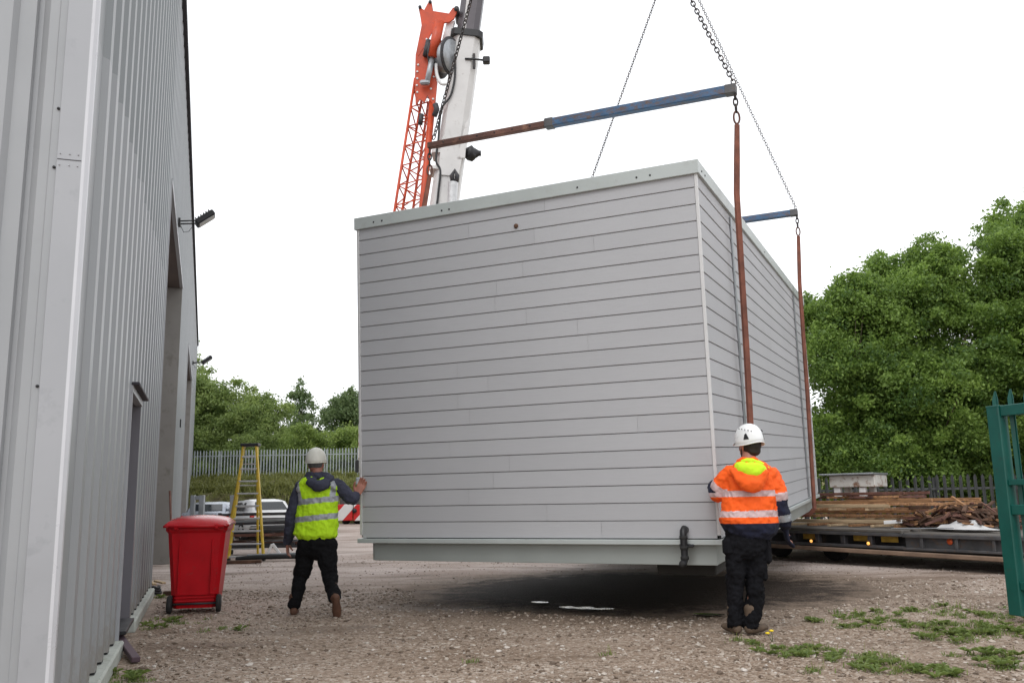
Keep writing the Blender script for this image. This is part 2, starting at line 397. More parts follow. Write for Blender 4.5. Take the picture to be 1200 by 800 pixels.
# ------------------------------------------------------------------ ground
def rise(y): u = np.clip((y-28.)/9., 0, 1); return .3*u*u*(3-2*u)
def hgt(x, y): return .012*np.sin(x*1.1+.4)*np.cos(y*.9)+.008*np.sin(x*2.7+y*1.9)
def ground():
    xs = np.concatenate([np.linspace(-300, -22, 14), np.arange(-20, 20.1, .25), np.linspace(22, 300, 14)])
    ys = np.concatenate([np.linspace(-300, -6, 12), np.arange(-5, 30.1, .25), np.linspace(31, 40, 10), np.linspace(50, 600, 12)])
    X, Y = np.meshgrid(xs, ys); near = (abs(X) < 19) & (Y > -4) & (Y < 29)
    Z = np.where(near, hgt(X, Y), 0)+rise(Y)
    V = np.stack([X, Y, Z], -1).reshape(-1, 3); nx = len(xs); i = np.arange((len(ys)-1)*(nx-1)); r = i//(nx-1); c = i % (nx-1); a = r*nx+c
    F = np.stack([a, a+1, a+nx+1, a+nx], 1)
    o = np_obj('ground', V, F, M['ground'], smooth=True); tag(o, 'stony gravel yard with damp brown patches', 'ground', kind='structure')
ground()

def ico():
    t = (1+5**.5)/2
    v = np.array([(-1, t, 0), (1, t, 0), (-1, -t, 0), (1, -t, 0), (0, -1, t), (0, 1, t), (0, -1, -t), (0, 1, -t), (t, 0, -1), (t, 0, 1), (-t, 0, -1), (-t, 0, 1)])/1.9
    f = np.array([(0, 11, 5), (0, 5, 1), (0, 1, 7), (0, 7, 10), (0, 10, 11), (1, 5, 9), (5, 11, 4), (11, 10, 2), (10, 7, 6), (7, 1, 8), (3, 9, 4), (3, 4, 2), (3, 2, 6), (3, 6, 8), (3, 8, 9), (4, 9, 5), (2, 4, 11), (6, 2, 10), (8, 6, 7), (9, 8, 1)])
    return v, f
IV, IF = ico()
def axw(s, n=0.):   # wall coordinates -> world xy
    return AX - sin(YAW)*s + cos(YAW)*n, cos(YAW)*s + sin(YAW)*n
AX, YAW = -.7616, .3342
def stones(n, x0, x1, y0, y1, smin, smax, dens=None):
    x = rng.uniform(x0, x1, n); y = y0+(y1-y0)*rng.uniform(0, 1, n)**1.5
    # keep off the warehouse, clump naturally
    nn = (x-AX)*cos(YAW)+y*sin(YAW)
    cl = np.sin(x*1.7+1.3*np.sin(y*1.1))*np.sin(y*2.1+1.7*np.sin(x*.8))
    wet_shade_m = ((x-1.75)/3.2)**2+((y-12.9)/2.9)**2
    keep = (nn > .18) & (rng.uniform(0, 1, n) < .62+.38*cl) & (abs(x) < y*.66+1) & (wet_shade_m > 1.0)
    x = x[keep]; y = y[keep]; n = len(x)
    s = smin+(smax-smin)*rng.uniform(0, 1, n)**4.2
    sc = np.stack([s*rng.uniform(.8, 1.5, n), s*rng.uniform(.7, 1.2, n), s*rng.uniform(.4, .75, n)], 1)
    a = rng.uniform(0, 2*pi, n); V = IV[None]*(1+.22*rng.standard_normal((n, 12, 1)))*sc[:, None]
    c, d = np.cos(a)[:, None], np.sin(a)[:, None]
    V = np.stack([V[..., 0]*c-V[..., 1]*d, V[..., 0]*d+V[..., 1]*c, V[..., 2]], -1)
    V[..., 0] += x[:, None]; V[..., 1] += y[:, None]; V[..., 2] += (hgt(x, y)+sc[:, 2]*.35)[:, None]
    F = (np.arange(n)[:, None, None]*12+IF[None]).reshape(-1, 3)
    tint = np.repeat(np.clip(rng.normal(.46, .30, n), 0, 1), 12)
    return V.reshape(-1, 3), F, tint
P1 = stones(80000, -5, 7, 4.6, 13.5, .006, .024)
P2 = stones(16000, -7, 12, 10, 22, .007, .020)
Vs = np.concatenate([P1[0], P2[0]]); Fs = np.concatenate([P1[1], P2[1]+len(P1[0])]); Ts = np.concatenate([P1[2], P2[2]])
tag(np_obj('gravel', Vs, Fs, M['stones'], colors=Ts), 'loose pale and brown gravel stones strewn over the yard', 'gravel', kind='stuff')

def puddle(name, outline, label, z=.012):
    pts = [gr(*p) for p in outline]; c = sum(pts, Vector())/len(pts)
    mb = MB(); ring = []
    K = 5; n = len(pts)
    for i in range(n):
        for k in range(K):
            u = k/K; p0, p1, p2, p3 = pts[i-1], pts[i], pts[(i+1) % n], pts[(i+2) % n]
            q = .5*((2*p1)+(p2-p0)*u+(2*p0-5*p1+4*p2-p3)*u*u+(3*p1-p0-3*p2+p3)*u**3)
            q = q+(q-c)*rnd.uniform(-.06, .06); ring.append(Vector((q.x, q.y, z)))
    mb.add(ring, [tuple(range(len(ring)))]); o = mb.build(name, M['water'])
    return tag(o, label, 'puddle', kind='structure')
puddle('water', [(655, 711.5), (668, 711), (676, 712.2), (690, 711.6), (700, 713.5), (712, 712.9), (720, 714.2), (704, 715.4), (690, 714.6), (672, 714), (660, 713)], 'small bright puddle below the middle of the module', .013)
puddle('water', [(622, 706), (632, 705.4), (643, 706.3), (633, 707.2)], 'tiny puddle left of the brighter one', .013)
puddle('water', [(812, 719.5), (826, 719), (838, 719.6), (850, 721), (836, 722.4), (820, 721.4)], 'thin puddle by the feet of the orange worker', .013)

# ------------------------------------------------------------------ grass tufts
def blades(centers, n_per, h, spread, lean=.5, w=.006):
    C = np.array(centers); k = len(C)*n_per
    idx = np.repeat(np.arange(len(C)), n_per)
    off = rng.normal(0, 1, (k, 2))*np.array([spread, spread])*rng.uniform(.2, 1, (k, 1))
    b = np.zeros((k, 3)); b[:, :2] = C[idx, :2]+off; b[:, 2] = C[idx, 2]
    hh = h*rng.uniform(.4, 1.1, k)*(C[idx, 3] if C.shape[1] > 3 else 1)
    a = rng.uniform(0, 2*pi, k); l = rng.uniform(.1, lean*1.6, k)
    d = np.stack([np.cos(a), np.sin(a)], 1); t = np.stack([-d[:, 1], d[:, 0]], 1)*w*rng.uniform(.6, 1.5, (k, 1))
    V = np.zeros((k, 5, 3))
    V[:, 0, :2] = b[:, :2]-t; V[:, 1, :2] = b[:, :2]+t; V[:, 0, 2] = V[:, 1, 2] = b[:, 2]
    mid = b[:, :2]+d*(hh*l*.35)[:, None]; V[:, 2, :2] = mid+t*.8; V[:, 3, :2] = mid-t*.8; V[:, 2, 2] = V[:, 3, 2] = b[:, 2]+hh*.6
    V[:, 4, :2] = b[:, :2]+d*(hh*l)[:, None]; V[:, 4, 2] = b[:, 2]+hh*(1-.3*l)
    base = np.arange(k)[:, None]*5
    F = np.concatenate([base+np.array([[0, 1, 2]]), base+np.array([[0, 2, 3]]), base+np.array([[3, 2, 4]])])
    return V.reshape(-1, 3), F, np.repeat(rng.uniform(0, 1, k), 5)
patches = [(1010, 722, .28, 26), (1045, 732, .38, 40), (1070, 716, .1, 14), (985, 728, .2, 14), (990, 735, .1, 8), (935, 765, .22, 26), (925, 768, .14, 10),
           (960, 762, .12, 8), (1020, 775, .22, 26), (1050, 785, .22, 22), (1085, 790, .16, 16), (1000, 768, .2, 14), (1105, 742, .22, 26), (1130, 748, .25, 22), (1150, 735, .3, 30), (1185, 742, .3, 40), (1175, 725, .3, 26), (1150, 768, .18, 18), (1195, 780, .22, 22),
           (1090, 716, .4, 14), (1140, 718, .4, 20), (955, 790, .12, 4), (880, 757, .05, 4), (866, 752, .04, 3),
           (125, 790, .16, 30), (150, 796, .12, 16), (200, 728, .3, 14), (250, 738, .3, 9), (188, 700, .06, 6), (180, 735, .2, 8), (560, 775, .3, 2), (130, 775, .06, 12), (800, 765, .5, 2)]
cs = []
for px, py, r, n in patches:
    g = gr(px, py)
    for i in range(int(n*.75)):
        a, q = rnd.uniform(0, 2*pi), r*rnd.random()**.6; x, y = g.x+cos(a)*q*1.5, g.y+sin(a)*q
        if (x-AX)*cos(YAW)+y*sin(YAW) > .12: cs.append((x, y, float(hgt(x, y))+.002, rnd.uniform(.3, 1.25)))
V, F, T = blades(cs, 20, .05, .05, 1.2, .004)
tag(np_obj('grass', V, F, M['grass'], colors=T), 'sparse green weeds and grass growing through the gravel', 'grass', kind='stuff')
V, F, T = blades([c for c in cs if rnd.random() < .22], 5, .13, .06, .7, .0025)
tag(np_obj('dry_grass', V, F, M['grass_dry'], colors=T), 'thin dry grass stems standing among the weeds', 'grass', kind='stuff')
# broad-leaved weeds
def weed_leaves(cs, n_per, L, w):
    C = np.array(cs); k = len(C)*n_per; idx = np.repeat(np.arange(len(C)), n_per)
    a = rng.uniform(0, 2*pi, k); d = np.stack([np.cos(a), np.sin(a)], 1); l = L*rng.uniform(.5, 1.2, k); t = np.stack([-d[:, 1], d[:, 0]], 1)*w
    V = np.zeros((k, 4, 3)); V[:, :, :2] = C[idx, None, :2]; V[:, :, 2] = .01
    V[:, 1, :2] += d*(l*.55)[:, None]+t; V[:, 1, 2] += l*.45; V[:, 3, :2] += d*(l*.55)[:, None]-t; V[:, 3, 2] += l*.45
    V[:, 2, :2] += d*l[:, None]; V[:, 2, 2] += l*.35
    b = np.arange(k)[:, None]*4
    return V.reshape(-1, 3), np.concatenate([b+np.array([[0, 1, 2]]), b+np.array([[0, 2, 3]])]), np.repeat(rng.uniform(.2, 1, k), 4)
wc = [c for c in cs if rnd.random() < .28]
V, F, T = weed_leaves(wc, 12, .085, .016)
tag(np_obj('weeds', V, F, M['grass'], colors=T), 'broad-leaved weeds scattered in the gravel', 'weeds', kind='stuff')
# dandelion by the boot
g = gr(905, 752)
dn = empty('dandelion', (g.x, g.y, 0), 0, 'small yellow dandelion growing beside the right worker\'s boot', 'flower')
mb = MB(); mb.tube([(0, 0, 0), (.005, 0, .05), (0, .005, .085)], .003, 5); mb.tube([(0, 0, 0), (-.02, 0, .04), (-.035, .005, .065)], .003, 5); mb.build('stem', M['grass'], dn)
mb = MB()
for c in ((0, .005, .087), (-.035, .005, .067)): mb.lathe([(.004, 0), (.022, .008), (.018, .016), (.006, .02)], c, n=12)
mb.build('flower_head', M['flower'], dn)

# ------------------------------------------------------------------ warehouse
EAVE = 9.55
def warehouse():
    root = empty('warehouse', (AX, 0, 0), 0, 'tall grey profiled steel warehouse filling the left edge', 'building')
    root.rotation_euler = (0, 0, YAW)      # local y = along the wall, local x = outward
    S0, S1 = 5.17, 49.0
    opens = [(8.6, 9.9, .10, 2.33), (13.8, 21.0, -.01, 6.2), (29.0, 37.5, -.01, 6.2)]
    pitch, dep = .45, .038
    pr = []
    s = S0+.06
    while s < S1:
        for ds, n in ((0, 0), (.25, 0), (.285, dep), (.415, dep), (.45, 0)):
            if not pr or s+ds > pr[-1][0]+1e-4: pr.append((s+ds, n))
        s += pitch
    def nat(q):
        for i in range(len(pr)-1):
            if pr[i][0] <= q <= pr[i+1][0]:
                u = (q-pr[i][0])/(pr[i+1][0]-pr[i][0]); return pr[i][1]*(1-u)+pr[i+1][1]*u
        return 0
    cuts = sorted(set([p[0] for p in pr if p[0] <= S1]+[o[0] for o in opens]+[o[1] for o in opens]+[S1]))
    mb = MB()
    for a, b in zip(cuts[:-1], cuts[1:]):
        zr = [(.14, EAVE)]
        for o in opens:
            if a >= o[0]-1e-6 and b <= o[1]+1e-6: zr = [(o[3], EAVE)]
        for z0, z1 in zr:
            na, nb = nat(a), nat(b)
            mb.add([(na, a, z0), (nb, b, z0), (nb, b, z1), (na, a, z1)], [(0, 1, 2, 3)])
    mb.build('side_cladding', M['clad'], root, recalc=False)
    # backing and shell behind the cladding
    mb = MB()
    mb.box((-9.2, (S0+S1)/2, EAVE+.05), (18, S1-S0, .1)); mb.build('roof', M['dark_gap'], root)
    mb = MB(); mb.box((-9, S1-.1, EAVE/2), (18, .12, EAVE)); mb.build('far_wall', M['clad_green'], root)
    mb = MB(); mb.bb((-.06, S1-.06, EAVE/2), (.22, .22, EAVE-.02), .02); mb.build('far_corner_flashing', M['flash'], root)
    # gutter
    mb = MB(); mb.box((.045, (S0+S1)/2, EAVE+.08), (.11, S1-S0+.2, .16)); mb.build('gutter', M['dark_gap'], root)
    # kerb plinth along the foot
    mb = MB()
    ks = [(S0-.1, 8.55), (9.95, 13.7), (21.1, 28.9), (37.6, S1)]
    for a, b in ks: mb.bb((.0, (a+b)/2, .055), (.20, b-a, .13), .015)
    mb.build('kerb', M['kerb'], root)
    # profile fillers (dark ends of the ribs at the foot)
    mb = MB()
    s = S0+.06
    while s < S1:
        q = s+.35
        if not any(o[0]-.1 < q < o[1]+.1 for o in opens): mb.box((.014, q, .131), (.045, .12, .014))
        s += pitch
    mb.build('rib_fillers', M['black'], root)
    # doorway reveals
    for i, (a, b, z0, z1) in enumerate(opens):
        dpt = .22 if i == 0 else .9
        fr = empty_part = None
        mb = MB(); mb.box((-dpt/2+.02, b+.03, (z0+z1)/2), (dpt+.04, .06, z1-max(z0, 0)+.0))
        o1 = mb.build('far_reveal', M['door'] if i == 0 else M['concrete'], root)
        mb = MB(); mb.box((-dpt/2+.02, a-.03, (z0+z1)/2), (dpt+.04, .06, z1-max(z0, 0))); mb.build('near_reveal', M['flash'], root)
        mb = MB(); mb.box((-dpt/2-.005, (a+b)/2, z1+.05), (dpt, b-a+.12, .1)); mb.build('lintel', M['lintel_brown'] if i else M['door'], root)
        mb = MB()
        if i == 0:
            mb.bb((-dpt-.03, (a+b)/2, (z0+z1)/2), (.05, b-a, z1-z0), .004)
            dr = mb.build('door', M['door'], root)
            h = MB(); h.tube([(-dpt+.0, b-.15, 1.05), (-dpt+.06, b-.15, 1.05), (-dpt+.06, b-.28, 1.05)], .011, 8); h.build('handle', M['galv'], dr)
        else:
            z = 0.0
            while z < z1:
                mb.bb((-dpt-.03, (a+b)/2, z+.1), (.05, b-a, .196), .02); z += .2
            mb.build('roller_shutter', M['flash'], root)
        # thin dark edge trim round the opening
        mb = MB(); mb.box((.020, a-.02, (z1+max(z0, .02))/2), (.064, .035, z1-max(z0, .02))); mb.box((.021, (a+b)/2, z1+.03), (.066, b-a+.1, .07)); mb.build('opening_trim', M['flash'], root)
    mb = MB(); mb.bb((.075, 9.25, 2.40), (.07, 1.42, .03), .006); mb.build('drip_canopy', M['dark_gap'], root)
    mb = MB(); mb.bb((.03, 9.2, .16), (.14, 1.0, .035), .006); mb.build('threshold', M['black'], root)
    # corner: bead on the side return, flat flashing and cladding of the end wall
    mb = MB()
    mb.add([(-.035, S0-.012, -.02), (-.018, S0-.012, -.02), (.0, S0+.012, -.02), (.0, S0+.012, EAVE), (-.018, S0-.012, EAVE), (-.035, S0-.012, EAVE)], [(0, 1, 4, 5), (1, 2, 3, 4)])
    mb.add([(.0, S0+.012, -.02), (.0, S0+.062, -.02), (.0, S0+.062, EAVE), (.0, S0+.012, EAVE)], [(0, 1, 2, 3)])
    mb.build('corner_bead', [M['flash_highlight']], root, recalc=False)
    prof = [(-.035, -.012), (-.165, -.012), (-.168, -.002), (-.205, -.002), (-.212, .006), (-.262, .010), (-.30, .045), (-.325, .045), (-.335, .012), (-.42, .012)]
    x = -.42
    while x > -14:
        prof += [(x-.03, -.025), (x-.13, -.025), (x-.16, .012), (x-.42, .012)]; x -= .42
    mb = MB(); mb2 = MB()
    for k, ((x0, y0), (x1, y1)) in enumerate(zip(prof[:-1], prof[1:])):
        (mb if k < 1 else mb2).add([(x1, S0+y1, -.02), (x0, S0+y0, -.02), (x0, S0+y0, EAVE), (x1, S0+y1, EAVE)], [(0, 1, 2, 3)])
    mb.build('corner_flashing', M['flash'], root, recalc=False)
    mb2.build('end_cladding', M['clad_green'], root, recalc=False)
    # joint and rivets on the flashing
    mb = MB(); zj = 3.27
    mb.box((-.10, S0-.0132, zj), (.126, .002, .004)); mb.build('flashing_joint', M['dark_gap'], root)
    mb = MB()
    for xx in (-.055, -.10, -.15):
        for dz in (-.035, .035): mb.lathe([(.0045, 0), (.004, -.004)], (xx, S0-.0125, zj+dz), 'y', 8)
    mb.build('rivets', M['flash'], root)
    mb = MB()
    for z in (3.58, 3.22, 1.95, 5.0): mb.lathe([(.009, 0), (.008, -.008), (.004, -.010)], (-.178, S0-.003, z), 'y', 10)
    mb.build('screws', M['black'], root)
    # small vent hole cover on the far cladding
    mb = MB(); mb.box((.05, 24.3, 3.35), (.03, .22, .2)); mb.build('vent', M['black'], root)
    return root
warehouse()
def wpt(s, n, z): x, y = axw(s, n); return Vector((x, y, z))
def floodlight(s, z, label, k=1.0):
    p = wpt(s, .04, z); root = empty('floodlight', p, YAW, label, 'lamp', 'floodlights over the warehouse doors')
    mb = MB(); mb.box((.02, 0, 0), (.04, .25*k, .12*k)); mb.tube([(.03, -.1*k, 0), (.34*k, -.1*k, .04*k)], .014*k, 6); mb.tube([(.03, .1*k, 0), (.34*k, .1*k, .04*k)], .014*k, 6); mb.build('bracket', M['black'], root)
    Mt = Matrix.Translation((.5*k, 0, .12*k)) @ Matrix.Rotation(R(-38), 4, 'Y')
    mb = MB(); mb.bb((0, 0, 0), (.42*k, .32*k, .12*k), .02, Mt)
    for i in range(6): mb.box((-.16*k+i*.06*k, 0, .075*k), (.012, .28*k, .04*k), Mt)
    mb.build('housing', M['black'], root)
    mb = MB(); mb.box((0, 0, -.064*k), (.34*k, .26*k, .006), Mt); mb.build('glass', M['alu'], root)
    mb = MB(); mb.tube([(.04, .12*k, -.03), (.1, .12*k, -.16*k), (.2*k, .1*k, -.14*k), (.3*k, .06*k, 0)], .006, 5); mb.build('cable', M['black'], root)
floodlight(17.0, 6.55, 'black floodlight on bracket beside the nearer tall warehouse doorway', .95)
floodlight(37.4, 6.9, 'distant black floodlight near the far corner of the warehouse', 1.1)

# ------------------------------------------------------------------ module
MA = (Matrix.Rotation(-.4264, 3, 'Z') @ Matrix.Rotation(.0423, 3, 'X')).to_4x4()
MP = Vector((2.027, 9.0, .84)); MW, MH, ML = 4.221, 3.90, 9.50
MM = Matrix.Translation(MP) @ MA
def mod(x, y, z): return MM @ Vector((x, y, z))
def inv_front(px, py):
    o = MM.inverted() @ Vector((0, 0, CH)); q = MM.inverted() @ at(px, py, 10); d = q-o; t_ = (-.02-o.y)/d.y; p = o+d*t_
    return (p.x, -.022, p.z)
CAPPOS = inv_front(605, 265)
STRIP_S = 1.72
def module():
    root = bpy.data.objects.new('modular_building', None); COL.objects.link(root); root.matrix_world = MM
    tag(root, 'large grey board-clad modular building hanging from slings above the yard', 'building')
    mb = MB(); mb.box((-MW/2, ML/2, MH/2-.02), (MW-.06, ML-.06, MH-.06)); mb.build('inner_shell', M['soffit'], root)
    # boards: every board a bevelled lapped plank, random butt joints
    def boards(name, length, P, seed):
        r = random.Random(seed); Vv = []; Ff = []; T = []
        rows = [.018+i*.181 for i in range(21)]+[MH-.115]
        for i in range(len(rows)-1):
            z0, z1 = rows[i]+.0032, rows[i+1]-.0032
            j = []; x = r.uniform(.6, 3.2)
            while x < length-.4: j.append(x); x += r.choice((2.4, 3.0, 3.6))
            e = [.008]+j+[length-.008]
            for a, b in zip(e[:-1], e[1:]):
                a += .0012; b -= .0012; t = r.random()
                cs_ = [(z0, .0), (z0, .021), (z0+.004, .0235), (z1-.004, .018), (z1, .015), (z1, 0)]
                base = len(Vv)
                for q in (a, b):
                    for z, n in cs_: Vv.append(P(q, n, z)); T.append(t)
                for k in range(5): Ff.append((base+k, base+6+k, base+7+k, base+k+1))
                Ff.append((base, base+5, base+11, base+6))
        o = np_obj(name, np.array([tuple(v) for v in Vv]), np.array(Ff), M['board'], root, colors=np.array(T)); return o
    boards('front_boards', MW, lambda q, n, z: (-q, -n, z), 3)
    boards('side_boards', ML, lambda q, n, z: (n, q, z), 5)
    boards('left_boards', ML, lambda q, n, z: (-MW-n, q, z), 6)
    boards('rear_boards', MW, lambda q, n, z: (-q, ML+n, z), 8)
    mb = MB()
    mb.box((-MW/2, .015, MH/2), (MW-.07, .03, MH-.12)); mb.box((-.015, ML/2, MH/2), (.03, ML-.07, MH-.12)); mb.box((-MW+.015, ML/2, MH/2), (.03, ML-.07, MH-.12))
    mb.build('shadow_gap_membrane', mat('grey_membrane', (.16, .16, .165), .9), root)
    for (x, y, sx, sy) in ((0, 0, 1, -1), (-MW, 0, -1, -1), (0, ML, 1, 1), (-MW, ML, -1, 1)):
        mb = MB()
        mb.bb((x+sx*.010, y+sy*.010, MH/2), (.034, .034, MH-.10), .004)
        mb.build('corner_trim', M['trim_pale'], root)
    # parapet flashing
    mb = MB()
    mb.bb((-MW/2, -.018, MH-.045), (MW+.10, .06, .15), .004); mb.bb((.018, ML/2, MH-.045), (.06, ML-.03, .148), .004)
    mb.bb((-MW-.018, ML/2, MH-.045), (.06, ML-.03, .148), .004); mb.bb((-MW/2, ML+.018, MH-.045), (MW+.10, .06, .15), .004)
    mb.box((-MW/2, ML/2, MH+.0), (MW-.02, ML-.02, .04))
    mb.build('parapet_flashing', M['trim_grey'], root)
    mb = MB()
    for x in (-3.98, -3.86, -3.02, -2.92, -1.3, -.62, -.47): mb.lathe([(.012, 0), (.010, -.006), (.004, -.008)], (x, -.048, MH-.06), 'y', 8)
    for y in (.12, .28, 2.2, 4.4): mb.lathe([(.012, 0), (.010, .006), (.004, .008)], (.048, y, MH-.06), 'x', 8)
    mb.build('flashing_screws', M['black'], root)
    # bottom trim + skirt
    mb = MB()
    mb.bb((-MW/2, -.025, -.014), (MW+.09, .07, .05), .004); mb.bb((.025, ML/2, -.014), (.07, ML-.03, .048), .004)
    mb.bb((-MW-.025, ML/2, -.014), (.07, ML-.03, .048), .004); mb.bb((-MW/2, ML+.025, -.014), (MW+.09, .07, .05), .004)
    mb.build('base_trim', M['trim_grey'], root)
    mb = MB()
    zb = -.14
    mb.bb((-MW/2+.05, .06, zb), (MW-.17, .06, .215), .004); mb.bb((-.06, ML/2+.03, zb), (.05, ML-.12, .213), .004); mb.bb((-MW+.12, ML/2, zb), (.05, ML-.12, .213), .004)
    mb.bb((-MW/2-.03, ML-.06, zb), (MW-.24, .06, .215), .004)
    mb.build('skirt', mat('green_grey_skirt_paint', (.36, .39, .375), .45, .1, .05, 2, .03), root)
    mb = MB(); mb.box((-MW/2, ML/2, -.10), (MW-.4, ML-.4, .1))
    for k in range(6): mb.bb((-MW/2, .9+k*1.55, -.19), (MW-.5, .16, .12), .005)
    mb.bb((-.42, 1.9, -.30), (.62, 3.2, .16), .01)
    mb.build('floor_frame', M['soffit'], root)
    mb = MB(); mb.lathe([(.028, 0), (.026, -.012), (.012, -.016)], CAPPOS, 'y', 14); mb.build('outlet_cap', M['wood_dark'], root)
    # drain pipe with bends
    mb = MB(); px, py = -.325, -.02
    mb.tube([(px, py+.02, .105), (px, py-.05, .12), (px, py-.095, .10), (px, py-.105, .05), (px, py-.10, -.08), (px, py-.10, -.17), (px-.01, py-.12, -.215), (px-.015, py-.15, -.215)], .036, 16)
    pp = mb.build('drain_pipe', M['black'], root)
    mb = MB()
    for z in (.04, -.06, -.16): mb.lathe([(.036, -.018), (.042, -.014), (.042, .014), (.036, .018)], (px, py-.101, z), 'z', 16)
    mb.lathe([(.028, 0), (.028, .002)], (px-.017, py-.172, -.217), 'y', 14)
    mb.build('pipe_collar', M['rubber'], pp)
    mb = MB(); mb.bb((px+.06, py-.045, -.045), (.05, .06, .03), .004); mb.bb((px, py-.06, -.045), (.11, .012, .035), .003); mb.build('pipe_clip', M['steel_dark'], pp)
    # lap strip on the side wall behind the near sling
    mb = MB(); mb.box((.034, STRIP_S, MH/2-.06), (.014, .085, MH-.2)); mb.box((.034, 7.9, MH/2-.06), (.014, .085, MH-.2)); mb.build('protection_strip', M['galv'], root)
    return root
def proj(P):
    d = Vector(P)-Vector((0, 0, CH)); z = d.dot(Fv); return 600+FPX*d.dot(CR)/z, 400-FPX*d.dot(CU)/z
def chain(name, A, B, label, pitch=.062, wire=.0085, sag=0.0):
    A = Vector(A); B = Vector(B); n = int((B-A).length/pitch); d = (B-A).normalized()
    x = d.cross(Vector((0, 0, 1))).normalized(); y = d.cross(x)
    mb = MB(); mb.smooth = True; K = 10; Q = 5
    for i in range(n):
        u = (i+.5)/n; c = A+(B-A)*u+Vector((0, 0, -sag*4*u*(1-u))); ux, uy = (x, y) if i % 2 else (y, x)
        vs = []; fs = []
        for k in range(K):
            t = 2*pi*k/K; pl = pitch*.72; pw = pitch*.40
            q = d*(cos(t)*pl)+ux*(sin(t)*pw); rad = (d*cos(t)/pl+ux*sin(t)/pw).normalized()
            for j in range(Q):
                w = 2*pi*j/Q; vs.append(c+q+rad*cos(w)*wire+uy*sin(w)*wire)
        for k in range(K):
            for j in range(Q): fs.append((k*Q+j, k*Q+(j+1) % Q, ((k+1) % K)*Q+(j+1) % Q, ((k+1) % K)*Q+j))
        mb.add(vs, fs)
    o = mb.build(name, M['chain'], recalc=False); return tag(o, label, 'chain', 'lifting chains')
def find_s(px, x, z, lo=0, hi=9.5):
    for _ in range(40):
        mid = (lo+hi)/2
        if proj(mod(x, mid, z))[0] < px: lo = mid
        else: hi = mid
    return lo
OUT = .17
STRIP_S = find_s(865, .034, 2.4)
module()
sN = find_s(877, OUT, 2.0); sF = find_s(947, OUT, 2.0)
def find_top(px_y, x, s):
    base = mod(x, s, MH); lo, hi = 0, 6
    for _ in range(40):
        mid = (lo+hi)/2
        if proj(base+Vector((0, 0, mid)))[1] > px_y: lo = mid
        else: hi = mid
    return base+Vector((0, 0, lo))
nR = at(861, 105, mod(OUT, sN, MH).y); fR = at(933.5, 249, mod(OUT, sF, MH).y)
nL = at(503.5, 171, mod(-MW-OUT, sN, MH).y); fL = fR+(mod(-MW-OUT, sF, MH)-mod(OUT, sF, MH)); fL.z = fR.z
print('beam', sN, sF, nR, nL, fR, fL, (nR-nL).length, (fR-fL).length, proj(fL))
def beam(A, B, label, split, full_blue=False):
    """A right end, B left end"""
    A = Vector(A); B = Vector(B); d = (B-A).normalized()
    root = empty('lifting_beam', A, 0, label, 'lifting beam', 'lifting beams')
    L = (B-A).length
    mb = MB(); mb.bar((0, 0, 0), d*L*split, .115, .115, bev=.012); mb.build('outer_box', M['blue'], root)
    mb = MB(); mb.bar(d*(L*split-.03), d*(L+.02), .088, .085, bev=.008)
    i = mb.build('inner_box', M['rust'], root)
    mb = MB(); side = d.cross(Vector((0, 0, 1)))
    for k in range(6):
        c = d*(L*(split+.05+k*(.93-split)/5.6)); mb.cyl(c-side*.047, c+side*.047, .012, 8)
    mb.build('pin_holes', M['black'], i)
    mb = MB(); mb.bar(d*(L*split-.12), d*(L*split+.01), .13, .13, bev=.012); mb.bar(-d*.02, d*.12, .122, .125, bev=.01); mb.build('end_collar', M['deck_steel'], root)
    return root
beam(nR, nL, 'long blue and brown telescopic beam above the near end of the module', .58)
beam(fR, fL, 'short-looking blue beam over the far end of the module', .7)
def catmull(pts, K=6):
    out = []
    pts = [Vector(p) for p in pts]; n = len(pts)
    for i in range(n-1):
        p0, p1, p2, p3 = pts[max(i-1, 0)], pts[i], pts[i+1], pts[min(i+2, n-1)]
        for k in range(K):
            u = k/K; out.append(.5*((2*p1)+(p2-p0)*u+(2*p0-5*p1+4*p2-p3)*u*u+(3*p1-p0-3*p2+p3)*u**3))
    out.append(pts[-1]); return out
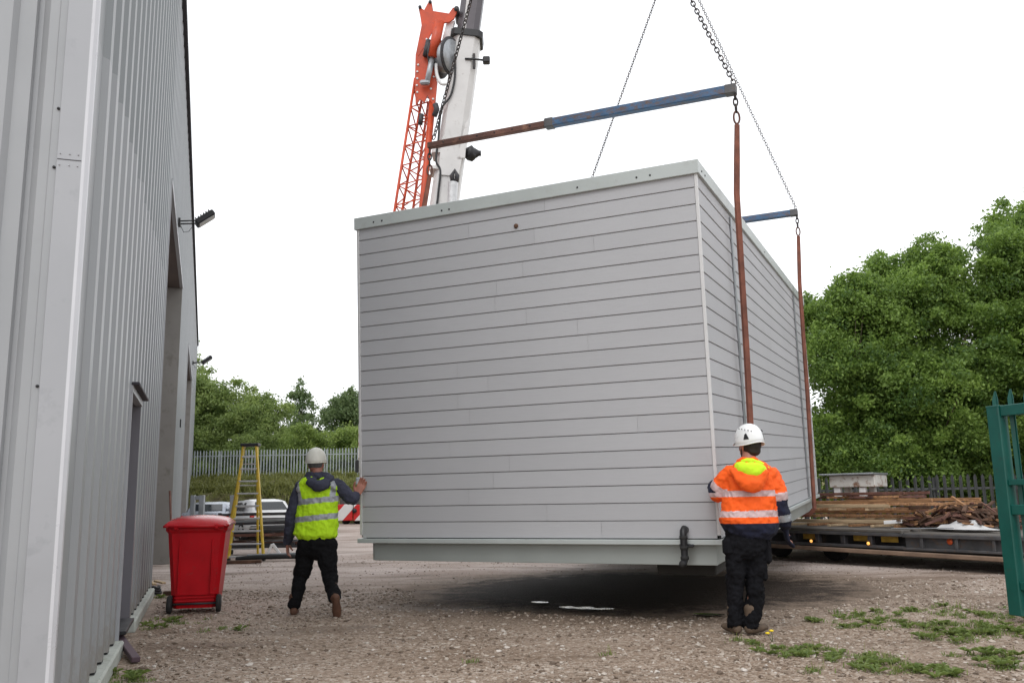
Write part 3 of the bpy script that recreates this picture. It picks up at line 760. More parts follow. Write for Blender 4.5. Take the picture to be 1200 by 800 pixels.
def sling(T, sx, s, label, w=.066):
    """T = beam end, sx side (+1 right, -1 left)"""
    T = Vector(T); root = empty('lifting_sling', T, 0, label, 'sling', 'webbing slings round the module')
    X = OUT if sx > 0 else -MW-OUT
    top = T+Vector((0, 0, -.46)); X = X if sx > 0 else -MW-.06
    lip = mod(X, s, MH+.05); bot = mod(X-.06*sx, s, -.16)
    und = mod(-MW/2, s, -.30)
    edge = mod(X-.16*sx, s, -.275)
    axis = (mod(0, 1, 0)-mod(0, 0, 0)).normalized()
    pts = [top, lip, mod(X-.02*sx, s, MH*.5), bot, edge, und]
    P = [a.lerp(b, k/6) for a, b in zip(pts[:-1], pts[1:]) for k in range(6)]+[pts[-1]]; mb = MB(); vs = []; fs = []
    for i, p in enumerate(P):
        u = min(i/(len(P)*.8), 1)
        tw = .7; t = (P[min(i+1, len(P)-1)]-P[max(i-1, 0)]).normalized()
        ax = (axis-t*axis.dot(t)).normalized(); nn = t.cross(ax)
        ww = w*(.8+.2*min(i/3, 1)); a2 = ax*cos(tw)+nn*sin(tw); n2 = t.cross(a2)
        for (q, r) in ((-1, -1), (1, -1), (1, 1), (-1, 1)): vs.append(p-T+a2*q*ww/2+n2*r*.018)
    for i in range(len(P)-1):
        for k in range(4): a = i*4+k; b = i*4+(k+1) % 4; fs.append((a, b, b+4, a+4))
    fs.append((0, 1, 2, 3)); mb.add(vs, fs); mb.build('webbing', M['strap'], root)
    # shackle and short chain
    mb = MB(); mb.smooth = True
    ring = [(Vector((cos(a)*.036, 0, sin(a)*.08-.37))) for a in np.linspace(0, 2*pi, 17)]
    mb.tube(ring, .013, 7, False); mb.build('shackle', M['rust'], root)
    mb = MB(); mb.smooth = True
    for k in range(3):
        ring = [(Vector(((cos(a)*.026 if k % 2 else 0), (0 if k % 2 else cos(a)*.026), sin(a)*.055-.08-.085*k))) for a in np.linspace(0, 2*pi, 13)]
        mb.tube(ring, .011, 6, False)
    mb.build('short_chain', M['chain'], root)
sling(nR, 1, sN, 'brown webbing sling hanging at the near right of the module, behind the orange worker')
sling(nL, -1, sN, 'brown webbing sling at the near left end, in front of the crane boom')
sling(fR, 1, sF, 'brown webbing sling at the far right corner of the module')
sling(fL, -1, sF, 'brown webbing sling behind the module on its far left side')
def on_ray(px, py, P):   # point on a pixel's ray at the distance of P
    return at(px, py, P.y)
hN = on_ray(640, -330, (nR+nL)/2); hF = on_ray(790, -62, (fR+fL)/2)
nLt = at(508, 163, nL.y)
chain('chain', nR+Vector((0, 0, .07)), hN, 'dark chain running from the near right beam end up to the hook')
chain('chain', nLt, hN, 'dark chain crossing in front of the crane boom from the near left beam end', sag=.02)
chain('chain', fR+Vector((0, 0, .07)), hF, 'thin looking chain from the far right beam end up past the near beam', .055, .0065)
chain('chain', fL+Vector((0, 0, .07)), hF, 'thin looking chain rising from behind the module roof under the long beam', .055, .0065)

# ------------------------------------------------------------------ crane
YC = 42.0
def crane():
    base = at(480, 618, YC); base.z = .3
    root = empty('mobile_crane', base, 0, 'white and orange mobile crane standing behind the module', 'crane')
    def A(px, py, dy=0): return at(px, py, YC+dy)-base
    # main boom: hexagonal-ish box section
    def boxboom(mb, a, b, w, dpt, ch=.25):
        a = Vector(a); b = Vector(b); d = (b-a).normalized(); x = d.cross(Vector((0, 1, 0))).normalized(); y = x.cross(d)
        sec = [(-w/2+ch, -dpt/2), (w/2-ch, -dpt/2), (w/2, -dpt/2+ch), (w/2, dpt/2-ch), (w/2-ch, dpt/2), (-w/2+ch, dpt/2), (-w/2, dpt/2-ch), (-w/2, -dpt/2+ch)]
        vs = [a+x*p+y*q for p, q in sec]+[b+x*p+y*q for p, q in sec]; n = 8
        mb.add(vs, [tuple(range(n)), tuple(range(2*n-1, n-1, -1))]+[(i, (i+1) % n, n+(i+1) % n, n+i) for i in range(n)])
    lo = A(478, 545); hi = A(548, 46)
    mb = MB(); boxboom(mb, lo, hi, 1.34, 1.4); bo = mb.build('boom', M['boom'], root)
    mb = MB(); boxboom(mb, A(547, 52), A(585, -230), 1.12, 1.15); mb.build('inner_boom', mat('dark_boom_section', (.10, .09, .10), .4, .2, .2, 1, .05), root)
    mb = MB(); boxboom(mb, A(546.8, 60)-Vector((.16, 0, 0)), A(576, -160)-Vector((.42, 0, 0)), .26, 1.19, .08); mb.build('boom_edge', M['boom'], root)
    mb = MB(); boxboom(mb, A(547.2, 50), A(548.2, 43), 1.62, 1.6, .2); mb.build('boom_collar', M['black'], root)
    # stiffener plates + triangular gusset near the cylinder
    mb = MB(); f = -.72
    mb.prism([A(514, 205, f), A(537, 207, f), A(546, 165, f), A(533, 180, f), A(525, 150, f), A(517, 165, f)], (0, -.06, 0))
    mb.prism([A(545, 147, f), A(549, 140, f), A(545, 186, f), A(536, 186, f)], (0, -.1, 0))
    mb.build('gusset', M['boom'], root)
    mb = MB(); boxboom(mb, A(520.8, 205), A(521.3, 201.5), 1.44, 1.5, .2); boxboom(mb, A(523.3, 186), A(523.8, 182.5), 1.44, 1.5, .2); mb.build('boom_rings', M['boom'], root)
    # luffing cylinder
    mb = MB(); mb.cyl(A(531, 214, -1.1), A(520, 420, -1.1), .24, 18); mb.build('luffing_cylinder', M['alu'], root)
    mb = MB(); mb.tube([A(530.5, 213, -1.1), A(529.5, 206, -1.1), A(533, 200, -1.1), A(536, 206, -1.1), A(535, 213, -1.1)], .11, 8); mb.build('cylinder_eye', M['steel_dark'], root)
    # slewing gear knob on the right
    mb = MB(); c = A(552, 180, -.3); mb.lathe([(.16, -.35), (.30, -.2), (.42, .05), (.30, .15), (.22, .28), (.14, .4), (.14, .5)], tuple(c), 'x', 14)
    mb.lathe([(.2, -.2), (.36, 0), (.2, .2)], tuple(c+Vector((-.02, 0, -.12))), 'z', 10); mb.build('hose_reel', M['black'], root)
    mb = MB(); mb.tube([A(545, 69, -.75), A(556, 69.5, -.8), A(569, 71, -.8)], .05, 7); c = A(570, 71, -.8); mb.bb(tuple(c), (.36, .35, .34), .05); mb.build('camera_arm', M['black'], root)
    mb = MB(); mb.bb(tuple(A(555.5, 72, -.75)), (.14, .1, .85), .03); mb.build('boom_hinge', M['steel_dark'], root)
    # hose down the boom
    mb = MB(); mb.tube(catmull([A(533, 64, -.78), A(533, 90, -.78), A(528, 112, -.78), A(518, 126, -.78), A(515.5, 140, -.78), A(513.5, 165, -.78), A(511, 188, -.78), A(516, 200, -.78), A(514, 222, -.78), A(511, 248, -.78), A(500, 330, -.78)], 5), .055, 7); mb.build('hose', M['black'], root)
    # cable drum between boom and jib
    mb = MB()
    Mt = Matrix.Translation(A(521.5, 68, -.5)) @ Matrix.Rotation(R(8), 4, 'Y') @ Matrix.Rotation(R(62), 4, 'Z')
    mb.lathe([(.3, -.42), (.98, -.42), (1.0, -.36), (.66, -.34), (.66, .34), (1.0, .36), (.98, .42), (.3, .42)], (0, 0, 0), 'y', 28, Mt); dr = mb.build('hose_drum', M['steel_dark'], root)
    mb = MB(); mb.lathe([(.2, -.47), (.85, -.46), (.85, -.44), (.2, -.44)], (0, 0, 0), 'y', 28, Mt); mb.lathe([(.68, -.30), (.74, -.2), (.76, 0), (.74, .2), (.68, .30)], (0, 0, 0), 'y', 28, Mt); mb.build('drum_disc', M['galv'], dr)
    mb = MB(); mb.tube(catmull([A(511, 75, -.9), A(512, 88, -.9), A(517, 98, -.9), A(525, 98, -.9)], 5), .09, 8); mb.prism([A(523, 28, -.5), A(533, 24, -.5), A(527, 44, -.5), A(515, 58, -.5)], (0, .3, 0)); mb.build('drum_bracket', M['white'], root)
    # lattice jib
    j = MB(); th = .07
    chs = [((462, 249), (486.5, 92), -.5, .07), ((471, 249), (495, 112), .6, .07), ((483.5, 249), (502, 120), .9, .07), ((494, 252), (509, 96), -.5, .17)]
    chs3 = []
    for (a, b, dy, r_) in chs:
        p, q = A(a[0], a[1], dy), A(b[0], b[1], dy); p2 = p+(p-q)*.9; chs3.append((p2, q, r_)); j.tube([p2, q], r_, 8)
    for (u, v) in ((0, 1), (1, 2), (2, 3), (0, 3)):
        p, q, _ = chs3[u]; r2, s2, _ = chs3[v]; K = 26
        for k in range(K):
            t0, t1 = k/K, (k+1)/K
            if k % 2: j.tube([p.lerp(q, t0), r2.lerp(s2, t1)], .036, 5, False)
            else: j.tube([r2.lerp(s2, t0), p.lerp(q, t1)], .036, 5, False)
    j.build('jib_lattice', M['orange_steel'], root)
    # plated head of the jib
    mb = MB(); f = -.7
    head = [(487, 64), (492, 45), (499, 62), (506, 68), (512, 95), (511, 112), (508, 124), (501, 112), (497, 120), (492, 116), (487, 124), (486, 95)]
    mb.prism([A(x, y, f) for x, y in head], (0, .12, 0)); mb.prism([A(x, y, .3) for x, y in head], (0, .12, 0))
    arm = [(491, 8), (497, 12), (503, 1), (506, 3), (507, 13), (526, 16), (531, 9), (536, 12), (532, 22), (526, 26), (512, 27), (497, 55), (490, 66), (488, 60), (494, 30)]
    mb.prism([A(x, y, f-.02) for x, y in arm], (0, .12, 0)); mb.prism([A(x, y, .32) for x, y in arm], (0, .12, 0))
    mb.build('jib_head', M['orange_steel'], root)
    mb = MB()
    for (x, y) in ((492, 8), (504, 2)): mb.lathe([(.08, 0), (.08, 1.3)], tuple(A(x, y, f-.1)), 'y', 12)
    mb.lathe([(.13, 0), (.13, 1.4)], tuple(A(535, 10, f-.1)), 'y', 14)
    mb.build('jib_pin', M['steel_dark'], root)
    mb = MB(); mb.cyl(A(515, 26, -1.0), A(506.5, 68, -1.0), .26, 16); mb.build('jib_ram', M['orange_steel'], root)
    mb = MB(); mb.cyl(A(506.5, 68, -1.0), A(500.5, 97, -1.0), .14, 12); mb.bb(tuple(A(498, 97, -1)), (.5, .3, .25), .08); mb.build('ram_rod', M['galv'], root)
    mb = MB(); mb.cyl(A(503, 48, -.85), A(499, 66, -.85), .17, 12); mb.cyl(A(494, 134, -.6), A(492.5, 146, -.6), .12, 10); mb.build('small_ram', M['steel_dark'], root)
    mb = MB()
    for (x, y) in ((490, 76), (489, 84), (489, 92), (488.5, 100), (489, 108), (505, 104), (500, 118), (508.5, 90), (507.5, 116), (500, 46)): mb.lathe([(.055, 0), (.055, .02)], tuple(A(x, y, f-.03)), 'y', 8)
    mb.build('jib_holes', M['white'], root)
    mb = MB(); mb.tube([A(510, 122, -.9), A(512, 128, -.9), A(509, 136, -.9)], .14, 8); mb.build('jib_hook', M['steel_dark'], root)
    # carrier: mostly hidden behind the module
    z = lambda h: h
    c0 = A(397, 600); mb = MB()
    mb.bb((1.6, 1.2+3.5, 1.75), (2.9*2, 6.5, .9), .08); mb.bb((1.0, 3.2, 2.9), (2.4, 3.4, 1.5), .1); mb.build('carrier_body', M['boom'], root)
    for k in range(2):
        for s in range(3):
            mb = MB(); mb.lathe([(.35, -.28), (.72, -.28), (.78, -.2), (.78, .2), (.72, .28), (.35, .28)], (-1.55+k*3.2, 2.4+s*1.7, .78), 'x', 24); w = mb.build('wheel', M['rubber'], root)
            mb = MB(); mb.lathe([(.1, -.2), (.36, -.26), (.36, .26), (.1, .2)], (-1.55+k*3.2, 2.4+s*1.7, .78), 'x', 16); mb.build('rim', M['white'], w)
    return root
crane()
# low trailer/outrigger unit with chevron boards seen left of the module
def chev():
    b = at(412, 616, 38.0); b.z = .3
    root = empty('barrier_trailer', b, 0, 'low support trailer with red and white striped boards seen under the left worker\'s arm', 'trailer')
    s = 37/FPX
    P = lambda px, py: at(px, py, 38.0)-b
    for k, (x0, x1) in enumerate(((390, 413.6), (414.4, 440))):
        a, c = P(x0, 610), P(x1, 590.5); mb = MB(); mb.bb(tuple((a+c)/2+Vector((0, -.03*k, 0))), (c.x-a.x, .08, c.z-a.z), .02); mb.build('striped_board', M['chevron'], root)
    a = P(396, 586); mb = MB(); mb.bb((.9, 1.6, .95), (2.9, 2.8, .3), .04); mb.build('chassis', M['deck_steel'], root)
    for px in (403, 417, 445, 460):
        p = P(px, 611); mb = MB(); mb.lathe([(.12, -.14), (.27, -.14), (.30, -.08), (.30, .08), (.27, .14), (.12, .14)], (p.x, .5, .30), 'x', 20); mb.build('wheel', M['rubber'], root)
    mb = MB(); mb.lathe([(.1, 0), (.1, .03)], tuple(P(416, 598)+Vector((0, -.13, 0))), 'y', 14); mb.build('lamp', M['black'], root)
    # upright loader arm
    p, q = P(419.5, 556), P(420.5, 492); mb = MB(); mb.bar(p+Vector((0, 1, 0)), q+Vector((0, 1, 0)), .16, .2, bev=.02); mb.build('mast', M['steel_dark'], root)
    mb = MB(); p, q = P(416.8, 553), P(417.6, 494); mb.bar(p+Vector((0, .9, 0)), q+Vector((0, .9, 0)), .10, .12, bev=.01); mb.build('mast_ram', M['rustwhite'], root)
    mb = MB(); p = P(414.5, 545); mb.bb(tuple(p+Vector((0, .9, 0))), (.16, .3, .55), .03); mb.build('control_box', M['black'], root)
    mb = MB(); p = P(417, 563); mb.bb(tuple(p+Vector((0, .95, 0))), (.3, .3, .35), .05); p2 = P(419, 585); mb.bar(p+Vector((0, 1, 0)), Vector((p2.x, 1.0, .9)), .16, bev=.02); mb.build('mast_foot', M['galv'], root)
chev()

# ------------------------------------------------------------------ people
def tubeform(mb, pts, ra, rb=None, side=(1, 0, 0), n=16, K=4):
    """closed elliptical loft with rounded ends: ra = half-width along `side`, rb = half-depth"""
    rb = rb or ra; P = catmull([Vector(p) for p in pts], K)
    def ip(r):
        out = []
        for i in range(len(r)-1):
            for k in range(K): u = k/K; u = u*u*(3-2*u); out.append(r[i]*(1-u)+r[i+1]*u)
        return out+[r[-1]]
    A = ip(ra); B = ip(rb); side = Vector(side); vs = []; fs = []
    d0 = (P[1]-P[0]).normalized(); d1 = (P[-1]-P[-2]).normalized()
    P = [P[0]-d0*min(A[0], B[0])*.55, P[0]-d0*min(A[0], B[0])*.3]+P+[P[-1]+d1*min(A[-1], B[-1])*.3, P[-1]+d1*min(A[-1], B[-1])*.55]
    A = [A[0]*.45, A[0]*.8]+A+[A[-1]*.8, A[-1]*.45]; B = [B[0]*.45, B[0]*.8]+B+[B[-1]*.8, B[-1]*.45]
    for i, p in enumerate(P):
        t = (P[min(i+1, len(P)-1)]-P[max(i-1, 0)]).normalized(); x = (side-t*side.dot(t)).normalized(); y = t.cross(x)
        for k in range(n): w = 2*pi*k/n; vs.append(p+x*cos(w)*A[i]+y*sin(w)*B[i])
    for i in range(len(P)-1):
        for k in range(n): a = i*n+k; b = i*n+(k+1) % n; fs.append((a, b, b+n, a+n))
    fs.append(tuple(range(n-1, -1, -1))); fs.append(tuple((len(P)-1)*n+k for k in range(n))); mb.add(vs, fs)
def ellip(mb, c, r, n=18, M_=None):
    vs = []; fs = []; m = n//2+1; c = Vector(c)
    for i in range(1, m):
        ph = pi*i/m
        for k in range(n): t = 2*pi*k/n; vs.append(Vector((r[0]*sin(ph)*cos(t), r[1]*sin(ph)*sin(t), r[2]*cos(ph))))
    vs += [Vector((0, 0, r[2])), Vector((0, 0, -r[2]))]
    for i in range(m-2):
        for k in range(n): a = i*n+k; b = i*n+(k+1) % n; fs.append((a, a+n, b+n, b))
    T_, B_ = len(vs)-2, len(vs)-1
    for k in range(n): fs.append((T_, k, (k+1) % n)); fs.append((B_, (m-2)*n+(k+1) % n, (m-2)*n+k))
    vs = [(M_ @ v if M_ is not None else v)+c for v in vs]; mb.add(vs, fs)
def sculpt(mb, name, mats, parent, voxel=.01, smooth=4, folds=0, fscale=.12, classify=None, seed=0, fold2=0):
    me = bpy.data.meshes.new('tmp'); me.from_pydata(mb.v, [], mb.f); ob = bpy.data.objects.new('tmp', me); COL.objects.link(ob)
    r = ob.modifiers.new('r', 'REMESH'); r.mode = 'VOXEL'; r.voxel_size = voxel
    s = ob.modifiers.new('s', 'SMOOTH'); s.factor = .5; s.iterations = smooth
    txs = []
    for st, sc in ((folds, fscale), (fold2, fscale*.35)):
        if st:
            tx = bpy.data.textures.new('f', 'CLOUDS'); tx.noise_scale = sc; tx.noise_depth = 2; txs.append(tx)
            d = ob.modifiers.new('d', 'DISPLACE'); d.texture = tx; d.strength = st; d.mid_level = .5; d.texture_coords = 'LOCAL'
    if folds: s2 = ob.modifiers.new('s2', 'SMOOTH'); s2.factor = .4; s2.iterations = 2
    dg = bpy.context.evaluated_depsgraph_get(); me2 = bpy.data.meshes.new_from_object(ob.evaluated_get(dg)); me2.name = name
    bpy.data.objects.remove(ob); bpy.data.meshes.remove(me)
    for tx in txs: bpy.data.textures.remove(tx)
    me2.materials.clear()
    for m in (mats if isinstance(mats, (list, tuple)) else [mats]): me2.materials.append(m)
    n = len(me2.polygons); me2.polygons.foreach_set('use_smooth', [True]*n)
    if classify: me2.polygons.foreach_set('material_index', [classify(p.center) for p in me2.polygons])
    o = bpy.data.objects.new(name, me2); COL.objects.link(o); o.parent = parent; return o
def hand(mb, w, d, side, curl=.5, k=1.0, thumb=1):
    """hand growing from wrist w along direction d; `side` = across the palm, thumb at +side*thumb"""
    w = Vector(w); d = Vector(d).normalized(); side = Vector(side); side = (side-d*side.dot(d)).normalized(); nrm = d.cross(side)
    tubeform(mb, [w-d*.02*k, w+d*.03*k, w+d*.075*k, w+d*.092*k], [.026*k, .036*k, .043*k, .040*k], [.020*k, .017*k, .015*k, .012*k], side, 12, 3)
    for i, (o, L) in enumerate(((.033, .072), (.011, .080), (-.011, .075), (-.033, .060))):
        b = w+d*.085*k+side*(o*k*thumb); pts = [b-d*.02*k, b]; dr = d; c = curl*(1+.12*i)
        for sg in (.42, .32, .26):
            dr = (dr*cos(c*.55)+nrm*sin(c*.55)).normalized(); pts.append(pts[-1]+dr*L*k*sg)
            nrm_l = nrm
        tubeform(mb, pts, [.0095*k, .0095*k, .009*k, .0085*k, .007*k], None, side, 8, 2)
    b = w+d*.02*k+side*thumb*.03*k; t = (d*.65+side*thumb*.6+nrm*.35).normalized()
    tubeform(mb, [b, b+t*.035*k, b+(t*.035+(d*.8+side*thumb*.15+nrm*.45).normalized()*.03)*k, b+(t*.035+(d*.8+side*thumb*.1+nrm*.5).normalized()*.055)*k], [.013*k, .012*k, .0105*k, .009*k], None, side, 8, 2)
def head(mb, c, yaw, k=1.0, tilt=0):
    """head centre c, facing +y rotated by yaw"""
    Mr = Matrix.Rotation(yaw, 3, 'Z') @ Matrix.Rotation(tilt, 3, 'X'); c = Vector(c); T = lambda p: c+Mr @ (Vector(p)*k)
    ellip(mb, c+Mr @ Vector((0, -.01*k, .02*k)), (.076*k, .096*k, .105*k), 20, Mr)
    tubeform(mb, [T((0, .02, .0)), T((0, .035, -.05)), T((0, .045, -.09))], [.066*k, .058*k, .036*k], [.07*k, .055*k, .03*k], Mr @ Vector((1, 0, 0)), 14, 3)
    tubeform(mb, [T((0, .088, .028)), T((0, .106, -.005)), T((0, .098, -.022))], [.010*k, .016*k, .014*k], [.012*k, .014*k, .008*k], Mr @ Vector((1, 0, 0)), 8, 3)
    for s in (-1, 1):
        tubeform(mb, [T((s*.078, -.005, .03)), T((s*.086, -.012, .005)), T((s*.078, .0, -.028))], [.006*k, .008*k, .006*k], [.016*k, .020*k, .010*k], Mr @ Vector((1, 0, 0)), 8, 3)
        ellip(mb, T((s*.03, .082, .032)), (.013*k, .010*k, .008*k), 8)
    tubeform(mb, [T((-.024, .086, -.048)), T((0, .094, -.047)), T((.024, .086, -.048))], [.006*k, .009*k, .006*k], None, Mr @ Vector((0, 0, 1)), 8, 2)
    return Mr, T
def boot(mb, ankle, toe, k=1.0, up=None, L=.20):
    """boot from ankle joint along toe direction; up = shaft direction"""
    a = Vector(ankle); t = Vector(toe).normalized(); up = Vector(up or (0, 0, 1)); up = (up).normalized()
    sd = t.cross(up).normalized(); dn = -(sd.cross(t)).normalized()
    sole = a+dn*.075*k
    tubeform(mb, [a+up*.12*k, a+up*.03*k, a+dn*.035*k-t*.012*k], [.058*k, .052*k, .046*k], [.060*k, .056*k, .052*k], sd, 14, 4)
    tubeform(mb, [sole-t*.055*k+dn*-.025*k, sole+t*.02*k+dn*-.03*k, sole+t*.10*k+dn*-.022*k, sole+t*L*.9*k+dn*-.022*k], [.038*k, .042*k, .050*k, .038*k], [.036*k, .048*k, .036*k, .026*k], sd, 14, 4)

def worker_left():
    k = 1.05; root = empty('person', (-2.33, 10.52, 0), 0, 'worker in yellow hi-vis vest and cream helmet walking, pushing the module\'s left edge', 'person')
    # px -> local
    Y0 = 10.52; s = Y0/FPX
    def L(px, py, y=0): p = at(px, py, Y0+y); return Vector((p.x+2.33, y, p.z))
    hipL, hipR = L(361, 640), L(383, 640)
    kneeL, kneeR = L(352, 677, .10), L(386, 676, -.02)
    ankL, ankR = L(344.5, 711, .06), L(393, 703, -.34)
    shL, shR = L(352, 568), L(395, 567)
    elL, wrL = L(341, 606, .02), L(337, 636, .12)
    elR, wrR = L(412, 585, .02), L(418.5, 579, .10)
    neck = L(371.5, 558, .0); hd = L(370.5, 545.5, .03)
    # body
    mb = MB()
    tubeform(mb, [L(372, 640), L(373, 618), L(373, 590), L(373, 568), L(372, 559)], [.17, .155, .18, .20, .07], [.12, .11, .125, .11, .06], n=20)
    tubeform(mb, [L(372, 562, -.01), L(371.3, 553, .0), L(370.5, 546, .02)], [.075, .068, .062], [.075, .068, .065])
    Mr, T = head(mb, hd, R(-8), 1.08)
    for (a, b, c) in ((shL, elL, wrL), (shR, elR, wrR)): tubeform(mb, [a, a.lerp(b, .5), b, b.lerp(c, .5), c], [.058, .052, .042, .040, .029])
    for (a, b, c) in ((hipL, kneeL, ankL), (hipR, kneeR, ankR)): tubeform(mb, [a, a.lerp(b, .5), b, b.lerp(c, .4), c], [.095, .085, .06, .062, .042])
    hand(mb, wrL, (.0, .12, -1), (0, 1, 0), .45, 1.08, 1)
    hd_dir = (mod(-MW-.02, -.03, 1.0)-Vector((-2.33, 10.52, 0))-wrR); hand(mb, wrR, (.42, .12, .9), (-.8, .1, .4), .35, 1.3, 1)
    sculpt(mb, 'body', [M['red_skin']], root, .0065, 2)
    # face marks
    mb = MB()
    for sx in (-1, 1): ellip(mb, T((sx*.03, .0905, .032)), (.008, .004, .005), 8)
    mb.build('eyes', M['black'], root)
    # hair under the helmet
    mb = MB(); ellip(mb, T((0, -.022, .030)), (.092, .102, .098), 18, Mr); sculpt(mb, 'hair', M['grey_hair'], root, .008, 2)
    # hoodie
    mb = MB()
    tubeform(mb, [L(372, 618), L(373, 606), L(373, 588), L(374, 570), L(373, 561)], [.19, .185, .195, .205, .10], [.115, .12, .12, .115, .07], n=20)
    tubeform(mb, [shL+Vector((.03, 0, 0)), shL.lerp(elL, .5), elL, elL.lerp(wrL, .5), wrL], [.085, .076, .068, .062, .050])
    tubeform(mb, [shR+Vector((-.03, 0, 0)), shR.lerp(elR, .5), elR, elR.lerp(wrR, .5), wrR-(wrR-elR)*.12], [.085, .080, .074, .066, .050])
    # hood lying on the upper back
    tubeform(mb, [L(360, 560, -.03), L(366, 566, -.14), L(374, 569, -.17), L(382, 566, -.14), L(388, 559, -.03)], [.055, .065, .07, .065, .055], [.045, .06, .065, .06, .045], (0, 0, 1), 14)
    tubeform(mb, [L(363, 559, .04), L(361, 557, -.04), L(371, 557, -.10), L(384, 557, -.04), L(381, 559, .04)], [.04]*5, [.035]*5, (0, 0, 1), 12)
    sculpt(mb, 'hoodie', M['hoodie'], root, .009, 3, .035, .09, fold2=.012)
    # vest
    mb = MB()
    tubeform(mb, [L(369.5, 626.5), L(371, 612), L(372.5, 592), L(373, 576), L(374, 568)], [.262, .252, .242, .252, .225], [.16, .165, .165, .155, .12], n=24)
    tubeform(mb, [L(354, 574), L(362, 565, -.02), L(370, 563, -.03)], [.06, .07, .06], [.13, .13, .12], (0, 0, 1), 14)
    tubeform(mb, [L(392, 573), L(384, 565, -.02), L(377, 563, -.03)], [.06, .07, .06], [.13, .13, .12], (0, 0, 1), 14)
    zt1, zt2 = L(370, 586).z, L(370, 606).z
    def cl(c):
        zz = c.z-(c.x-.03)*.09
        if abs(zz-zt1) < .032 or abs(zz-zt2) < .032: return 1
        if c.z > zt1-.02:
            xl = -.175+(c.z-zt1)*-.20; xr = .20+(c.z-zt1)*.10
            if abs(c.x-xl) < .030 or abs(c.x-xr) < .030: return 1
        return 0
    sculpt(mb, 'hi_vis_vest', [M['hi_yellow'], M['reflect']], root, .008, 2, .042, .13, cl, fold2=.022)
    # trousers
    mb = MB()
    tubeform(mb, [L(372, 622), L(372, 634), L(372, 648)], [.19, .20, .18], [.13, .145, .12], n=20)
    tubeform(mb, [hipL+Vector((0, 0, .05)), hipL.lerp(kneeL, .5), kneeL, kneeL.lerp(ankL, .5), ankL+Vector((0, 0, .06)), ankL+Vector((-.01, 0, .01))], [.122, .108, .088, .076, .070, .076], [.125, .115, .092, .08, .075, .08])
    tubeform(mb, [hipR+Vector((0, 0, .05)), hipR.lerp(kneeR, .5), kneeR, kneeR.lerp(ankR, .5), kneeR.lerp(ankR, .9)], [.122, .108, .088, .076, .068], [.125, .115, .092, .08, .072])
    sculpt(mb, 'trousers', M['trouser'], root, .009, 2, .045, .10, fold2=.024)
    mb = MB(); boot(mb, ankL+Vector((0, 0, -.0)), (-.15, 1, 0), 1.05); 
    zmin = min(v[2] for v in mb.v); mb.v = [(v[0], v[1], v[2]-zmin) for v in mb.v]
    sculpt(mb, 'boot', M['boot'], root, .007, 2)
    mb = MB(); sh = (kneeR-ankR).normalized(); boot(mb, ankR, (.02, .30, -.95), 1.05, sh)
    zmin = min(v[2] for v in mb.v); 
    mb.v = [(v[0], v[1], v[2]-zmin*.8) for v in mb.v]
    sculpt(mb, 'boot', M['boot'], root, .007, 2)
    # helmet
    hel = helmet(root, T, Mr, M['helmet'], 1.08, False)
    mb = MB(); mb.tube([wrR-(wrR-elR)*.16+Vector((cos(a)*.036, sin(a)*.03, sin(a)*.01)) for a in np.linspace(0, 2*pi, 15)], .005, 6, False); mb.build('wristband', M['white'], root)
